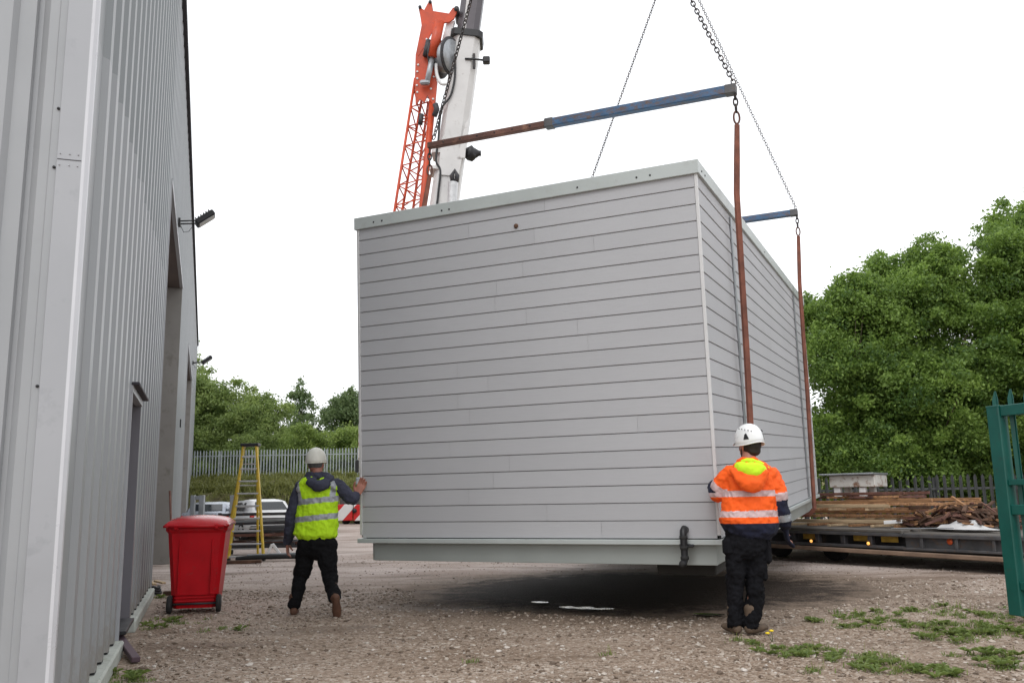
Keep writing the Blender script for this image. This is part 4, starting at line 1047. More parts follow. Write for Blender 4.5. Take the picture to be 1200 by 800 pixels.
def helmet(root, T, Mr, m, k, climber):
    mb = MB(); mb.smooth = True; n = 36; rows = []
    # shell profile, slightly long front to back
    prof = [(1.0, 0.0), (.995, .028), (.965, .056), (.905, .084), (.80, .110), (.66, .132), (.48, .149), (.27, .160), (.07, .165)]
    vs = []; fs = []
    z0 = .035
    def dip(t):   # lower rim height: dips at the nape and sides
        if climber: return -.028*(.5-.5*cos(2*t+pi))*1.0 - .012*max(0, -sin(t)) 
        return -.012*max(0, -sin(t))
    RX, RY = .112, .135
    for i, (r, h) in enumerate(prof):
        for q in range(n):
            t = 2*pi*q/n; w = max(1-h/.168, 0); rx, ry = RX*r, RY*r
            rr = 1+.012*cos(6*t)*(1 if not climber else .4)*min(h/.05, 1)
            vs.append(T((rx*cos(t)*rr, ry*sin(t)*rr-.012, z0+h+dip(t)*(w**3))))
    for i in range(len(prof)-1):
        for q in range(n): a = i*n+q; b = i*n+(q+1) % n; fs.append((a, b, b+n, a+n))
    fs.append(tuple((len(prof)-1)*n+q for q in range(n))); 
    # inner shell so that it has thickness
    b0 = len(vs)
    for i, (r, h) in enumerate(prof[:6]):
        for q in range(n):
            t = 2*pi*q/n; w = max(1-h/.168, 0); vs.append(T((RX*.95*r*cos(t), RY*.95*r*sin(t)-.012, z0+h*.95+dip(t)*(w**3))))
    for i in range(5):
        for q in range(n): a = b0+i*n+q; b = b0+i*n+(q+1) % n; fs.append((a, a+n, b+n, b))
    fs.append(tuple(b0+5*n+q for q in range(n)))
    for q in range(n): a, b = q, (q+1) % n; fs.append((a, b0+a, b0+b, b))
    mb.add(vs, fs); h = mb.build('helmet', m, root)
    # rim bead and peak
    mb = MB(); mb.tube([T((1.01*RX*cos(t), 1.01*RY*sin(t)-.012, z0+.002+dip(t))) for t in np.linspace(0, 2*pi, 41)], .0055, 6, False)
    pk = []
    for q in range(13):
        t = pi*(.18+.64*q/12); pk.append((T((RX*cos(t), RY*sin(t)-.014, z0+.006)), T((RX*1.02*cos(t), RY*1.02*sin(t)+(.045 if not climber else .02)*sin(pi*q/12), z0-.006))))
    vs = []; 
    for a, b in pk: vs += [a, b, b+Vector((0, 0, .006)), a+Vector((0, 0, .010))]
    fs = []
    for q in range(12):
        for j in range(4): fs.append((q*4+j, q*4+(j+1) % 4, q*4+4+(j+1) % 4, q*4+4+j))
    mb.add(vs, fs); mb.build('rim', m, h)
    if climber:
        mb = MB()
        for sx in (-1, 1):
            for q in range(5):
                t = pi/2*sx*-1+pi/2*0; ang = (-.95+.22*q) if sx > 0 else pi-(-.95+.22*q); hh = .085+.008*q
                r = .945; p = T((RX*r*1.005*cos(ang), RY*r*1.005*sin(ang)-.012, z0+hh)); c = T((0, -.012, z0+.03)); d = (p-c).normalized()
                mb.cyl(p-d*.004, p+d*.0035, .0052, 8)
            # triangular side vent panel
            a = -.55 if sx > 0 else pi+.55
            def Q(da, hh): r = 1.003 if hh < .05 else .985; return T((RX*r*cos(a+da*sx), RY*r*sin(a+da*sx)-.012, z0+hh))
            tri = [Q(-.19, .018), Q(.19, .018), Q(.10, .058), Q(-.02, .070)]; c = T((0, -.012, z0+.03)); d = ((sum(tri, Vector())/4)-c).normalized()
            mb.prism([p-d*.004 for p in tri], d*.009)
        mb.build('vents', M['black'], h)
        mb = MB()
        for sx in (-1, 1): mb.tube([T((sx*.088, -.02, .03)), T((sx*.084, .005, -.03)), T((sx*.045, .05, -.085)), T((0, .065, -.10))], .006, 6)
        mb.build('chin_strap', M['black'], h)
    return h
def worker_right():
    X0, Y0 = 2.26, 8.56
    root = empty('person', (X0, Y0, 0), 0, 'worker in orange hi-vis jacket and white helmet standing at the module\'s right corner', 'person')
    def L(px, py, y=0): p = at(px, py, Y0+y); return Vector((p.x-X0, y, p.z))
    k = 1.12
    hipL, hipR = L(863.5, 640), L(886, 640)
    kneeL, kneeR = L(861.5, 685, .03), L(885.5, 684, .02)
    ankL, ankR = L(861, 731, .03), L(881, 733, -.02)
    shL, shR = L(854, 556), L(905, 556)
    elL, wrL = L(841, 577, .10), L(837, 568, .36)
    elR, wrR = L(913, 594, .0), L(920, 617, .10)
    hd = L(877.5, 523.5, .03)
    mb = MB()
    tubeform(mb, [L(875, 640), L(877, 615), L(879, 585), L(880, 560), L(879, 546)], [.18, .165, .19, .21, .08], [.125, .12, .13, .12, .07], n=20)
    tubeform(mb, [L(879, 549, -.01), L(878, 540, 0), L(877.5, 529, .02)], [.078, .068, .064], [.078, .068, .066])
    Mr, T = head(mb, hd, R(28), 1.13, R(-4))
    for (a, b, c) in ((shL, elL, wrL), (shR, elR, wrR)): tubeform(mb, [a, a.lerp(b, .5), b, b.lerp(c, .5), c], [.062, .056, .046, .042, .031])
    for (a, b, c) in ((hipL, kneeL, ankL), (hipR, kneeR, ankR)): tubeform(mb, [a, a.lerp(b, .5), b, b.lerp(c, .4), c], [.098, .088, .062, .066, .044])
    hand(mb, wrL, (.15, .9, .25), (1, 0, .1), .25, 1.1, 1)
    hand(mb, wrR, (.12, .12, -1), (0, 1, 0), .5, 1.1, 1)
    sculpt(mb, 'body', [M['skin']], root, .0065, 2)
    mb = MB()
    for sx in (-1, 1): ellip(mb, T((sx*.03, .0905, .032)), (.008, .004, .005), 8)
    mb.build('eyes', M['black'], root)
    mb = MB(); ellip(mb, T((0, -.026, .018)), (.098, .104, .108), 18, Mr); tubeform(mb, [T((0, -.055, .0)), T((0, -.062, -.045)), T((0, -.056, -.068))], [.082, .072, .055], [.05, .042, .03], Mr @ Vector((1, 0, 0))); sculpt(mb, 'hair', M['hair'], root, .008, 2)
    # gloves
    mb = MB(); hand(mb, wrR+Vector((0, 0, .01)), (.12, .12, -1), (0, 1, 0), .5, 1.42, 1); tubeform(mb, [wrR+Vector((-.008, -.01, .05)), wrR+Vector((0, 0, -.02))], [.048, .044]); sculpt(mb, 'glove', M['navy'], root, .0075, 1)
    mb = MB(); hand(mb, wrL-Vector((0, .01, 0)), (.15, .9, .25), (1, 0, .1), .25, 1.28, 1); sculpt(mb, 'glove', M['navy'], root, .0075, 1)
    # jacket
    mb = MB()
    tubeform(mb, [L(876.5, 620), L(877.5, 612), L(878, 598), L(879.5, 575), L(880, 560), L(879.5, 549)], [.265, .285, .262, .262, .265, .12], [.19, .20, .18, .17, .155, .09], n=24)
    tubeform(mb, [shL+Vector((.05, 0, -.0)), shL.lerp(elL, .5), elL+Vector((0, 0, -.01)), elL.lerp(wrL, .5), elL.lerp(wrL, .85)], [.115, .100, .092, .075, .06])
    tubeform(mb, [shR+Vector((-.05, 0, -.0)), shR.lerp(elR, .5), elR, elR.lerp(wrR, .6), wrR+Vector((0, 0, .03))], [.115, .105, .092, .082, .066])
    # shoulders slope
    tubeform(mb, [L(862, 554, 0), L(872, 547, 0), L(887, 547, 0), L(899, 554, 0)], [.075, .08, .08, .075], [.10, .10, .10, .10], (0, 0, 1), 16)
    # collar
    tubeform(mb, [L(868, 547, .07), L(866, 544, 0), L(872, 541, -.09), L(886, 541, -.09), L(892, 545, 0), L(888, 548, .07)], [.045]*6, [.026]*6, (0, 0, 1), 12)
    zb1, zb2, zh = L(878, 578).z, L(878, 601.5).z, L(878, 614).z
    dl, dr_ = (elL-shL).length, (elR-shR).length
    axL = (elL-shL).normalized(); axR = (elR-shR).normalized()
    def cl(c):
        c = Vector(c)
        uL = (c-shL).dot(axL); perpL = ((c-shL)-axL*uL).length; uR = (c-shR).dot(axR); perpR = ((c-shR)-axR*uR).length
        # sleeves
        if c.x < L(851, 575).x-.005+(.02 if c.y > .12 else 0) and c.z > L(0, 592).z or c.y > .225:
            dg_ = (c-shL).length
            if dg_ > dl*.98 or c.y > .24: return 2
            return 1 if dg_ > dl*.72 else 0
        if c.x > L(904.5, 575).x and uR > 0 and c.x > L(903.5+ (600-556)*0, 575).x+max(0, (uR-.1))*.12 and perpR < .16:
            if uR > dr_*.80:
                if abs((c-wrR).dot(axR)+.085) < .032: return 3
                return 2
            return 1 if uR > dr_*.56 else 0
        if c.z < zh+.012: return 2
        if abs(c.z-zb1) < .029 or abs(c.z-zb2) < .029: return 1
        return 0
    sculpt(mb, 'hi_vis_jacket', [M['hi_orange'], M['reflect_pink'], M['navy'], M['reflect']], root, .008, 2, .045, .13, cl, fold2=.024)
    # hood: orange bag with lime lining lying over the back
    mb = MB()
    tubeform(mb, [L(862, 549, -.11), L(868, 556, -.19), L(876, 565, -.215), L(884, 566, -.215), L(892, 558, -.19), L(897, 549, -.11)], [.065, .075, .085, .085, .075, .06], [.035, .05, .06, .06, .05, .035], (0, 0, 1), 16)
    tubeform(mb, [L(878, 551, -.18), L(879, 562, -.215), L(880, 571, -.215)], [.19, .145, .06], [.05, .055, .04], n=16)
    sculpt(mb, 'hood', M['hi_orange'], root, .008, 3, .03, .09)
    mb = MB()
    vs = []
    top = [L(865, 544, -.10), L(871, 540, -.12), L(879, 538.5, -.13), L(887, 540, -.12), L(894, 546, -.11)]
    bot = [L(862, 553, -.235), L(870, 555, -.275), L(878, 557, -.285), L(885, 559.5, -.285), L(893, 559, -.245)]
    tubeform(mb, [L(864, 548, -.15), L(871, 549, -.205), L(880, 550.5, -.22), L(888, 551, -.205), L(894, 551, -.155)], [.055, .068, .078, .074, .055], [.045, .052, .055, .052, .045], (0, 0, 1), 14)
    tubeform(mb, [L(867, 545, -.03), L(870, 541, -.09), L(879, 539.5, -.12), L(888, 541.5, -.10), L(898, 547, -.09), L(908, 552.5, -.06)], [.022, .024, .026, .024, .016, .010], [.018]*6, (0, 0, 1), 10)
    sculpt(mb, 'hood_lining', M['hi_lime'], root, .007, 2, .02, .08)
    # trousers
    mb = MB()
    tubeform(mb, [L(875, 618), L(875, 632), L(875, 648)], [.20, .205, .185], [.14, .15, .13], n=20)
    for (a, b, c) in ((hipL, kneeL, ankL), (hipR, kneeR, ankR)):
        tubeform(mb, [a+Vector((0, 0, .05)), a.lerp(b, .5), b, b.lerp(c, .5), c+Vector((0, 0, .05)), c+Vector((0, .0, .0))], [.108, .098, .084, .076, .072, .078], [.125, .115, .10, .09, .085, .09])
    sculpt(mb, 'work_trousers', M['trouser2'], root, .008, 2, .05, .10, fold2=.028)
    # holster pockets, knee/side pockets
    mb = MB()
    p = L(853.5, 640, -.02); mb.bb(tuple(p), (.10, .12, .17), .03); p = L(898, 645, -.02); mb.bb(tuple(p), (.07, .16, .24), .03); p = L(894, 668, .0); mb.bb(tuple(p), (.05, .17, .18), .02)
    mb.build('pockets', M['trouser2'], root)
    for (a, dx) in ((ankL, -.9), (ankR, .75)):
        mb = MB(); boot(mb, a, (dx*.9, .55, 0) if dx > 0 else (-.25, 1, 0), 1.12); z = min(v[2] for v in mb.v); mb.v = [(v[0], v[1], v[2]-z+.012) for v in mb.v]
        b_ = sculpt(mb, 'boot', M['boot2'], root, .007, 2)
    helmet(root, T, Mr, M['helmet_w'], 1.13, True)
worker_left(); worker_right()

# ------------------------------------------------------------------ wheelie bin
def wheelie_bin():
    root = empty('wheelie_bin', (-3.95, 11.28, 0), R(12), 'red plastic wheelie bin with two black wheels beside the warehouse wall', 'bin')
    mb = MB(); mb.smooth = False
    def sec(z, hx, y0, y1, ch=.05): return [(-hx+ch, y0, z), (hx-ch, y0, z), (hx, y0+ch, z), (hx, y1-ch, z), (hx-ch, y1, z), (-hx+ch, y1, z), (-hx, y1-ch, z), (-hx, y0+ch, z)]
    lv = [sec(.05, .265, -.26, .26), sec(.09, .275, -.27, .28), sec(.19, .285, -.275, .295), sec(.20, .29, -.30, .30), sec(.90, .355, -.345, .40), sec(.93, .38, -.365, .43), sec(1.0, .385, -.37, .44), sec(1.005, .36, -.34, .41)]
    vs = [p for l in lv for p in l]; fs = []
    for i in range(len(lv)-1):
        for k in range(8): a = i*8+k; b = i*8+(k+1) % 8; fs.append((a, b, b+8, a+8))
    fs += [tuple(range(7, -1, -1)), tuple((len(lv)-1)*8+k for k in range(8))]
    mb.add(vs, fs)
    for z in (.13, .17): mb.bb((0, -.285, z), (.50, .02, .016), .005)
    mb.bb((-.20, -.335, .52), (.018, .03, .62), .006); mb.bb((.20, -.335, .52), (.018, .03, .62), .006)
    mb.build('body', M['red'], root)
    # lid: domed sheet slightly open, with hinge and lip
    nx, ny = 16, 12; top = []; 
    for z_off in (0, -.022):
        for j in range(ny+1):
            for i in range(nx+1):
                u, v = i/nx*2-1, j/ny*2-1; x = u*.405; y = .03+v*.435
                e = max(abs(u), abs(v)); z = 1.035+.055*(1-abs(u)**2.6)*(1-abs(v)**3)+(.012*math.sin(v*2+1))+ (-.035 if e > .97 else 0)
                top.append((x, y, z+z_off))
    W = nx+1; off = W*(ny+1); fs = []
    for j in range(ny):
        for i in range(nx): a = j*W+i; fs.append((a, a+1, a+W+1, a+W)); fs.append((off+a, off+a+W, off+a+W+1, off+a+1))
    edge = [i for i in range(W)]+[j*W+nx for j in range(1, ny+1)]+[ny*W+i for i in range(nx-1, -1, -1)]+[j*W for j in range(ny-1, 0, -1)]
    for q in range(len(edge)): a, b = edge[q], edge[(q+1) % len(edge)]; fs.append((a, off+a, off+b, b))
    mb = MB(); mb.smooth = True; mb.add(top, fs); mb.build('lid', M['red_lid'], root)
    mb = MB(); mb.tube([(-.34, -.40, .975), (.34, -.40, .975)], .017, 10); mb.bb((-.25, -.385, .97), (.06, .06, .06), .012); mb.bb((.25, -.385, .97), (.06, .06, .06), .012); mb.build('handle', M['red'], root)
    for sx in (-1, 1):
        mb = MB(); mb.lathe([(.03, -.028), (.09, -.028), (.10, -.018), (.10, .018), (.09, .028), (.03, .028)], (sx*.30, -.285, .10), 'x', 24); w = mb.build('wheel', M['rubber'], root)
        mb = MB(); mb.lathe([(.01, -.033), (.05, -.031), (.055, -.02), (.055, .02), (.05, .031), (.01, .033)], (sx*.30, -.285, .10), 'x', 16); mb.build('hub', M['black'], w)
    mb = MB(); mb.cyl((-.30, -.285, .10), (.30, -.285, .10), .012, 10); mb.build('axle', M['steel_dark'], root); root.scale = (.94, .97, 1.045)
wheelie_bin()

# ------------------------------------------------------------------ ladder
def ladder():
    Y = 20.3; b = at(288, 657, Y); root = empty('stepladder', (b.x, Y, 0), 0, 'tall yellow fibreglass stepladder standing open behind the red bin', 'ladder')
    def L(px, py, dy): p = at(px, py, Y+dy); return Vector((p.x-b.x, dy, p.z))
    H = 2.66
    def ft(px, dy): p = at(px, 656, Y+dy); return Vector((p.x-b.x, dy, 0.0))
    fl, fr_ = ft(267.5, 0), ft(309, 0); tl, tr = L(285.5, 522, .42), L(300.5, 522, .42)
    bl, br = ft(262, 1.15), ft(302, 1.15); tbl, tbr = tl+Vector((-.0, .08, 0)), tr+Vector((0, .08, 0))
    for a, c in ((fl, tl), (fr_, tr)):
        mb = MB(); mb.bar(a, c, .045, .10, up=(0, 1, 0), bev=.006); mb.build('front_rail', M['yellow'], root)
    for a, c in ((bl, tbl), (br, tbr)):
        mb = MB(); mb.bar(a, c, .04, .07, up=(0, 1, 0), bev=.006); mb.build('rear_rail', M['yellow'], root)
    for k in range(9):
        u = .035+k*.108; mb = MB(); mb.bar(fl.lerp(tl, u), fr_.lerp(tr, u), .10, .035, bev=.005); mb.build('step', M['alu'], root)
    for k in range(5):
        u = .08+k*.19; mb = MB(); mb.bar(bl.lerp(tbl, u), br.lerp(tbr, u), .03, .03); mb.build('brace', M['alu'], root)
    mb = MB(); mb.bb(tuple((tl+tr)/2+Vector((0, .05, .02))), ((tr-tl).length+.12, .26, .07), .015); mb.build('top_cap', M['black'], root)
    for a in (fl, fr_): mb = MB(); mb.bb((a.x, a.y, .035), (.07, .12, .07), .01); mb.build('foot', M['rubber'], root)
ladder()

# ------------------------------------------------------------------ scrap metal behind the ladder
def scrap():
    Y = 21.9
    def G(px, y): p = at(px, 640, y); return p.x
    x0, x1 = G(262, Y), G(352, Y)
    specs = [
        ('steel_rack', 'dark steel stillage rack holding bars behind the stepladder'),
    ]
    root = empty('steel_rack', ((x0+x1)/2, Y+.6, 0), 0, specs[0][1], 'rack'); W = x1-x0+.3
    for sx in (-1, 1):
        for sy in (-1, 1): mb = MB(); mb.bar((sx*W/2, sy*.5, 0), (sx*W/2, sy*.5, 1.05), .08, bev=.008); mb.build('post', M['steel_dark'], root)
    for z in (.22, .5, .78, 1.0):
        mb = MB()
        for sy in (-1, 1): mb.bar((-W/2, sy*.5, z), (W/2, sy*.5, z), .06, bev=.006)
        for sx in (-1, 0, 1): mb.bar((sx*W/2*.98, -.5, z-.002), (sx*W/2*.98, .5, z-.002), .05)
        mb.build('shelf_frame', M['rust'] if z == .5 else M['steel_dark'], root)
    cols = [M['steel_dark'], M['rust'], M['galv'], M['wood_dark'], M['steel_dark'], M['deck_steel']]
    r = random.Random(4)
    k = 0
    for z in (.27, .55, .83):
        for j in range(4):
            l = r.uniform(.7, .95)*W; xo = r.uniform(-.1, .1); a = Vector((-l/2+xo, -.4+j*.24, z+.04*(j % 2))); c = Vector((l/2+xo, -.4+j*.24+r.uniform(-.08, .08), z+r.uniform(0, .06)))
            mb = MB(); mb.bar(a, c, r.uniform(.05, .11), r.uniform(.04, .10), bev=.006); o = mb.build('steel_bar', cols[k % 6])
            o.location = root.location
            pos = ('near', 'second', 'third', 'rear')[j]; lev = {'.27': 'bottom', '.55': 'middle', '.83': 'top'}[('%.2f' % z)[1:]]
            tag(o, f'{"dull" if k%6 in (0,3,4) else "rusty" if k%6==1 else "grey"} metal bar, {pos} one on the {lev} shelf of the rack behind the ladder', 'bar', 'bars on the dark steel rack'); k += 1
    # clutter in front of the rack
    p = gr(327, 657); o = MB(); o.tube(catmull([(-.95, 0, .06), (-.5, -.06, .09), (0, -.08, .10), (.5, -.03, .09), (.9, .05, .07)], 5), .05, 8); q = o.build('black_pipe', M['rubber']); q.location = p; tag(q, 'black flexible pipe lying on the gravel in front of the steel rack', 'pipe')
    o = MB(); o.bar((-.75, 0, .13), (.7, .04, .16), .09, .035, bev=.005); q = o.build('metal_strip', M['galv']); q.location = p+Vector((0, .12, 0)); tag(q, 'pale metal strip lying above the black pipe', 'metal strip')
    p = at(322, 650, 20.7); r_ = empty('bent_offcut', (p.x, 20.7, 0), R(20), 'bent white metal offcut leaning on the scrap beside the ladder', 'offcut')
    mb = MB(); mb.bar((-.16, 0, .12), (-.07, 0, .34), .05, .12, up=(0, 1, 0), bev=.01); mb.build('upper_flange', M['white'], r_); mb = MB(); mb.bar((-.06, .005, .345), (.15, .0, .06), .07, .12, up=(0, 1, 0), bev=.01); mb.build('lower_flange', M['white'], r_)
    p = gr(275, 661); o = MB(); o.bar((-.5, 0, .04), (.55, .06, .05), .12, .07, bev=.008); q = o.build('timber_offcut', M['wood_dark']); q.location = p; tag(q, 'dark timber offcut lying at the foot of the stepladder', 'timber')
scrap()

# ------------------------------------------------------------------ cars
def car(name, loc, rz, paint, label, plate, tall=1.40, Lc=4.2):
    root = empty(name, loc, rz, label, 'car', 'cars parked at the bank')
    # local: rear at y=0 facing -y, length +y
    hw = .88; st = [  # (y, bottom z, belt z, half width lower, half width belt)
        (0, .42, .82, .70, .66), (.06, .30, .93, .80, .76), (.35, .22, .98, .88, .83), (1.2, .20, .96, .90, .86), (2.4, .20, .94, .90, .87), (3.2, .22, .90, .88, .82), (3.85, .28, .78, .82, .72), (4.1, .40, .62, .70, .60)]
    sc = Lc/4.1; vs = []; fs = []
    for (y, zb, zt, a, b) in st:
        y *= sc
        ring = [(-a*.9, zb), (-a, zb+.12), (-a*1.0, (zb+zt)/2), (-b, zt), (-b*.55, zt+.03), (b*.55, zt+.03), (b, zt), (a, (zb+zt)/2), (a, zb+.12), (a*.9, zb)]
        vs += [(x, y, z) for x, z in ring]
    n = 10
    for i in range(len(st)-1):
        for k in range(n): p = i*n+k; q = i*n+(k+1) % n; fs.append((p, q, q+n, p+n))
    fs += [tuple(range(n)), tuple((len(st)-1)*n+k for k in range(n))]
    mb = MB(); mb.smooth = True; mb.add(vs, fs); mb.build('body', paint, root)
    gh = [(.22, .97, .97, .66, .66), (.75, .97, tall-.06, .76, .60), (1.3, .97, tall, .80, .62), (2.2, .95, tall-.03, .80, .60), (3.05, .92, .93, .74, .70)]
    vs = []; fs = []
    for (y, z0, z1, a, b) in gh:
        y *= sc; z1 = max(z1, z0+.01); vs += [(-a, y, z0), (-b, y, z1-.03), (-b*.6, y, z1), (b*.6, y, z1), (b, y, z1-.03), (a, y, z0)]
    n = 6
    for i in range(len(gh)-1):
        for k in range(n): p = i*n+k; q = i*n+(k+1) % n; fs.append((p, q, q+n, p+n))
    fs += [tuple(range(n)), tuple((len(gh)-1)*n+k for k in range(n))]
    mb = MB(); mb.smooth = True; mb.add(vs, fs); mb.build('roof', paint, root)
    # rear window: sheet just proud of the sloping tail
    def S(u, v, o=.006):   # on rear slope between station 0 and 1
        y = (.22+(.75-.22)*v)*sc; z = .97+(tall-.06-.97)*v; w = (.66+(.60-.66)*v)*u; return (w, y-.012-o, z+.012+o)
    mb = MB(); mb.add([S(-.84, .16), S(.84, .16), S(.78, .84), S(-.78, .84)], [(0, 1, 2, 3)]); mb.add([S(-.84, .16, -.004), S(.84, .16, -.004), S(.78, .84, -.004), S(-.78, .84, -.004)], [(3, 2, 1, 0)]); mb.build('rear_window', M['glass'], root)
    for sx in (-1, 1):
        x = lambda v: sx*(.795+(.615-.795)*v+.006)
        mb = MB(); z = lambda v: 1.0+(tall-1.09)*v
        for (a, b, c, d) in ((.85, 1.02, 1.50, 1.50), (1.56, 1.56, 2.25, 2.62)):
            p = [(x(0.02), a*sc, z(0)), (x(0.02), d*sc, z(0)), (x(.85), c*sc, z(.9)), (x(.85), b*sc, z(.9))]; mb.prism(p, (sx*.006, 0, 0))
        mb.build('side_window', M['glass'], root)
        mb = MB(); mb.bb((sx*.66, .045, .80), (.30, .08, .14), .03); mb.build('tail_light', M['tail'], root)
        mb = MB(); mb.bb((sx*.93, 2.75*sc, 1.0), (.16, .10, .12), .03); mb.build('mirror', paint, root)
        for y in (.75, 3.3):
            mb = MB(); mb.lathe([(.18, -.1), (.30, -.1), (.325, -.06), (.325, .06), (.30, .1), (.18, .1)], (sx*.80, y*sc, .325), 'x', 24); w = mb.build('wheel', M['rubber'], root)
            mb = MB(); mb.lathe([(.05, -.108), (.2, -.10), (.2, .10), (.05, .108)], (sx*.80, y*sc, .325), 'x', 14); mb.build('rim', M['alu'], w)
    mb = MB(); mb.bb((0, .03, .42), (1.62, .16, .22), .05); mb.build('bumper', M['black'], root)
    mb = MB(); mb.bb((0, -.012 if True else 0, .66), (.52, .03, .12), .005); mb.build('number_plate', plate, root)
p = at(311, 600, 30.0); car('parked_car', (p.x+.3, 30.0, .0), R(33), M['car_white'], 'white coupe parked behind the stepladder, seen from the rear', M['plate_blue'], 1.40, 3.9)
p = at(243, 600, 31.0); car('parked_car', (p.x-.1, 31.0, .0), R(8), M['car_silver'], 'silver hatchback parked between the red bin and the grey posts', M['plate_yellow'], 1.34)
# grey posts and rail by the warehouse end
def rail_fence():
    Y = 28.0; p0 = at(226, 600, Y); root = empty('barrier_fence', (p0.x, Y, 0), 0, 'grey galvanised barrier posts between the warehouse and the parked cars', 'barrier')
    for px, w in ((226.5, .13), (237, .16), (273, .15)):
        p = at(px, 580, Y); mb = MB(); mb.bb((p.x-p0.x, 0, p.z/2), (w, .12, p.z), .01); mb.build('post', M['galv'], root)
    a, b = at(226, 583, Y), at(240, 583, Y); mb = MB(); mb.bar((a.x-p0.x, -.01, a.z), (b.x-p0.x, -.01, a.z), .06, .12, bev=.01); mb.build('top_rail', M['galv'], root)
    a, b = at(226, 604, Y), at(275, 604, Y); mb = MB(); mb.bar((a.x-p0.x, .08, .55), (b.x-p0.x, .08, .55), .05, .08, bev=.01); mb.build('lower_rail', M['galv'], root)
rail_fence()

# ------------------------------------------------------------------ bank, far fence
def bank():
    prof = [(39.4, .2), (39.8, .5), (40.2, 1.1), (40.6, 1.6), (41.6, 1.85), (43, 2.15), (44.8, 2.45), (46.5, 2.5), (52, 2.7), (80, 3.0)]
    xs = np.arange(-60, 60.1, .6); V = []; 
    for (y, z) in prof:
        for x in xs: V.append((x, y+.25*math.sin(x*.7+y), z+.10*math.sin(x*1.3+y*2)*(z > .3)+.05*math.sin(x*3.1)))
    nx = len(xs); F = []
    for i in range(len(prof)-1):
        for k in range(nx-1): a = i*nx+k; F.append((a, a+1, a+nx+1, a+nx))
    o = np_obj('bank', np.array(V), np.array(F), M['earth'], smooth=True); tag(o, 'rough earth and grass bank below the far fence', 'bank', kind='structure')
    # rough grass on the bank
    cs2 = []
    for i in range(3800):
        x, y = rnd.uniform(-26, 4), rnd.choice((rnd.uniform(41, 46), rnd.uniform(40, 42))); z = np.interp(y, [p[0] for p in prof], [p[1] for p in prof])
        if y < 41.2 and rnd.random() < .55: continue
        cs2.append((x, y, z-.05, rnd.uniform(.5, 1.3)))
    V, F, T = blades(cs2, 16, .42, .22, .7, .025)
    tag(np_obj('grass', V, F, M['grass_dry'], colors=T), 'long rough grass covering the bank under the far fence', 'grass', kind='stuff')
bank()
def palisade(name, A, B, z0, H, mat_, label, pitch=.155, w=.068, posts=2.75, sag=0, group=None):
    A = Vector(A); B = Vector(B); d = (B-A); L = d.length; d.normalize(); nrm = Vector((-d.y, d.x, 0))
    root = empty(name, (A.x, A.y, 0), math.atan2(d.y, d.x), label, 'fence', group)
    mb = MB(); n = int(L/pitch)
    for i in range(n):
        x = i*pitch; t = H*(1+rnd.uniform(-.006, .006)); lean = rnd.uniform(-.01, .01)
        # W-section pale with pointed head, as a folded strip with thickness
        for s in (-1, 1):
            q = [(x, -.012, z0), (x+s*w/2, .008, z0), (x+s*w/2+lean, .008, z0+t-.06), (x+lean+s*.008, -.004, z0+t), (x+lean, -.012, z0+t)]
            mb.add([Vector(p) for p in q]+[Vector(p)+Vector((0, .006, 0)) for p in q], [(0, 1, 2, 3, 4), (9, 8, 7, 6, 5), (0, 5, 6, 1), (1, 6, 7, 2), (2, 7, 8, 3), (3, 8, 9, 4), (4, 9, 5, 0)])
    mb.build('pales', mat_, root)
    for z in (z0+.3, z0+H-.3): mb = MB(); mb.bar((0, .04, z), (L, .04, z), .045, .05); mb.build('rail', mat_, root)
    x = 0.
    while x < L+.1: mb = MB(); mb.bar((x, .10, z0-.3), (x, .10, z0+H-.05), .10, .06); mb.build('post', mat_, root); x += posts
p0, p1 = at(205, 545, 45.4), at(560, 545, 45.4)
palisade('palisade_fence', (p0.x-6, 45.4, 0), (p1.x, 45.4, 0), 2.10, 1.84, M['pale_far'], 'grey galvanised palisade fence along the top of the far bank')
palisade('palisade_fence', (6.6, 20.3, 0), (19.5, 17.4, 0), .0, 1.62, M['pale_dark'], 'dull dark palisade fence under the trees behind the flatbed trailer')

# ------------------------------------------------------------------ trees
def leaves_mesh(name, centers, radii, per, size, mat_, parent, droop=.8, tint0=.5):
    radii = np.array(radii); nper = np.maximum((per*(radii/np.median(radii))**1.7).astype(int), 6)
    cid = np.repeat(np.arange(len(radii)), nper)
    C = np.array(centers)[cid]; Rr = radii[cid]; k = len(C)
    ax = rng.normal(0, 1, (len(radii), 3)); ax[:, 2] *= .5; ax /= np.linalg.norm(ax, axis=1, keepdims=True)
    o = rng.normal(0, .34, (k, 3)); q = (o*ax[cid]).sum(1, keepdims=True); o += ax[cid]*q*rng.uniform(.4, 1.4, (len(radii), 1))[cid]
    o *= Rr[:, None]; o[:, 2] = o[:, 2]*.8-.2*(o[:, 0]**2+o[:, 1]**2)/Rr
    P = C+o; u = rng.normal(0, 1, (k, 3)); u[:, 2] = u[:, 2]*.5-droop; u /= np.linalg.norm(u, axis=1, keepdims=True)
    w = rng.normal(0, 1, (k, 3)); v = np.cross(u, w); v /= np.linalg.norm(v, axis=1, keepdims=True)+1e-9; nn = np.cross(u, v)
    s = size*rng.uniform(.6, 1.3, k); L = u*s[:, None]; W = v*(s*.28)[:, None]; N_ = nn*(s*.10)[:, None]
    V = np.stack([P-L*.5, P+W+N_, P+L*.5, P-W+N_], 1).reshape(-1, 3); b = np.arange(k)[:, None]*4
    F = np.concatenate([b+np.array([[0, 1, 2]]), b+np.array([[0, 2, 3]])])
    ct = rng.normal(tint0, .23, len(centers))[cid]; t = np.clip(ct+rng.normal(0, .14, k), 0, 1)
    return np_obj(name, V, F, mat_, parent, colors=np.repeat(t, 4))
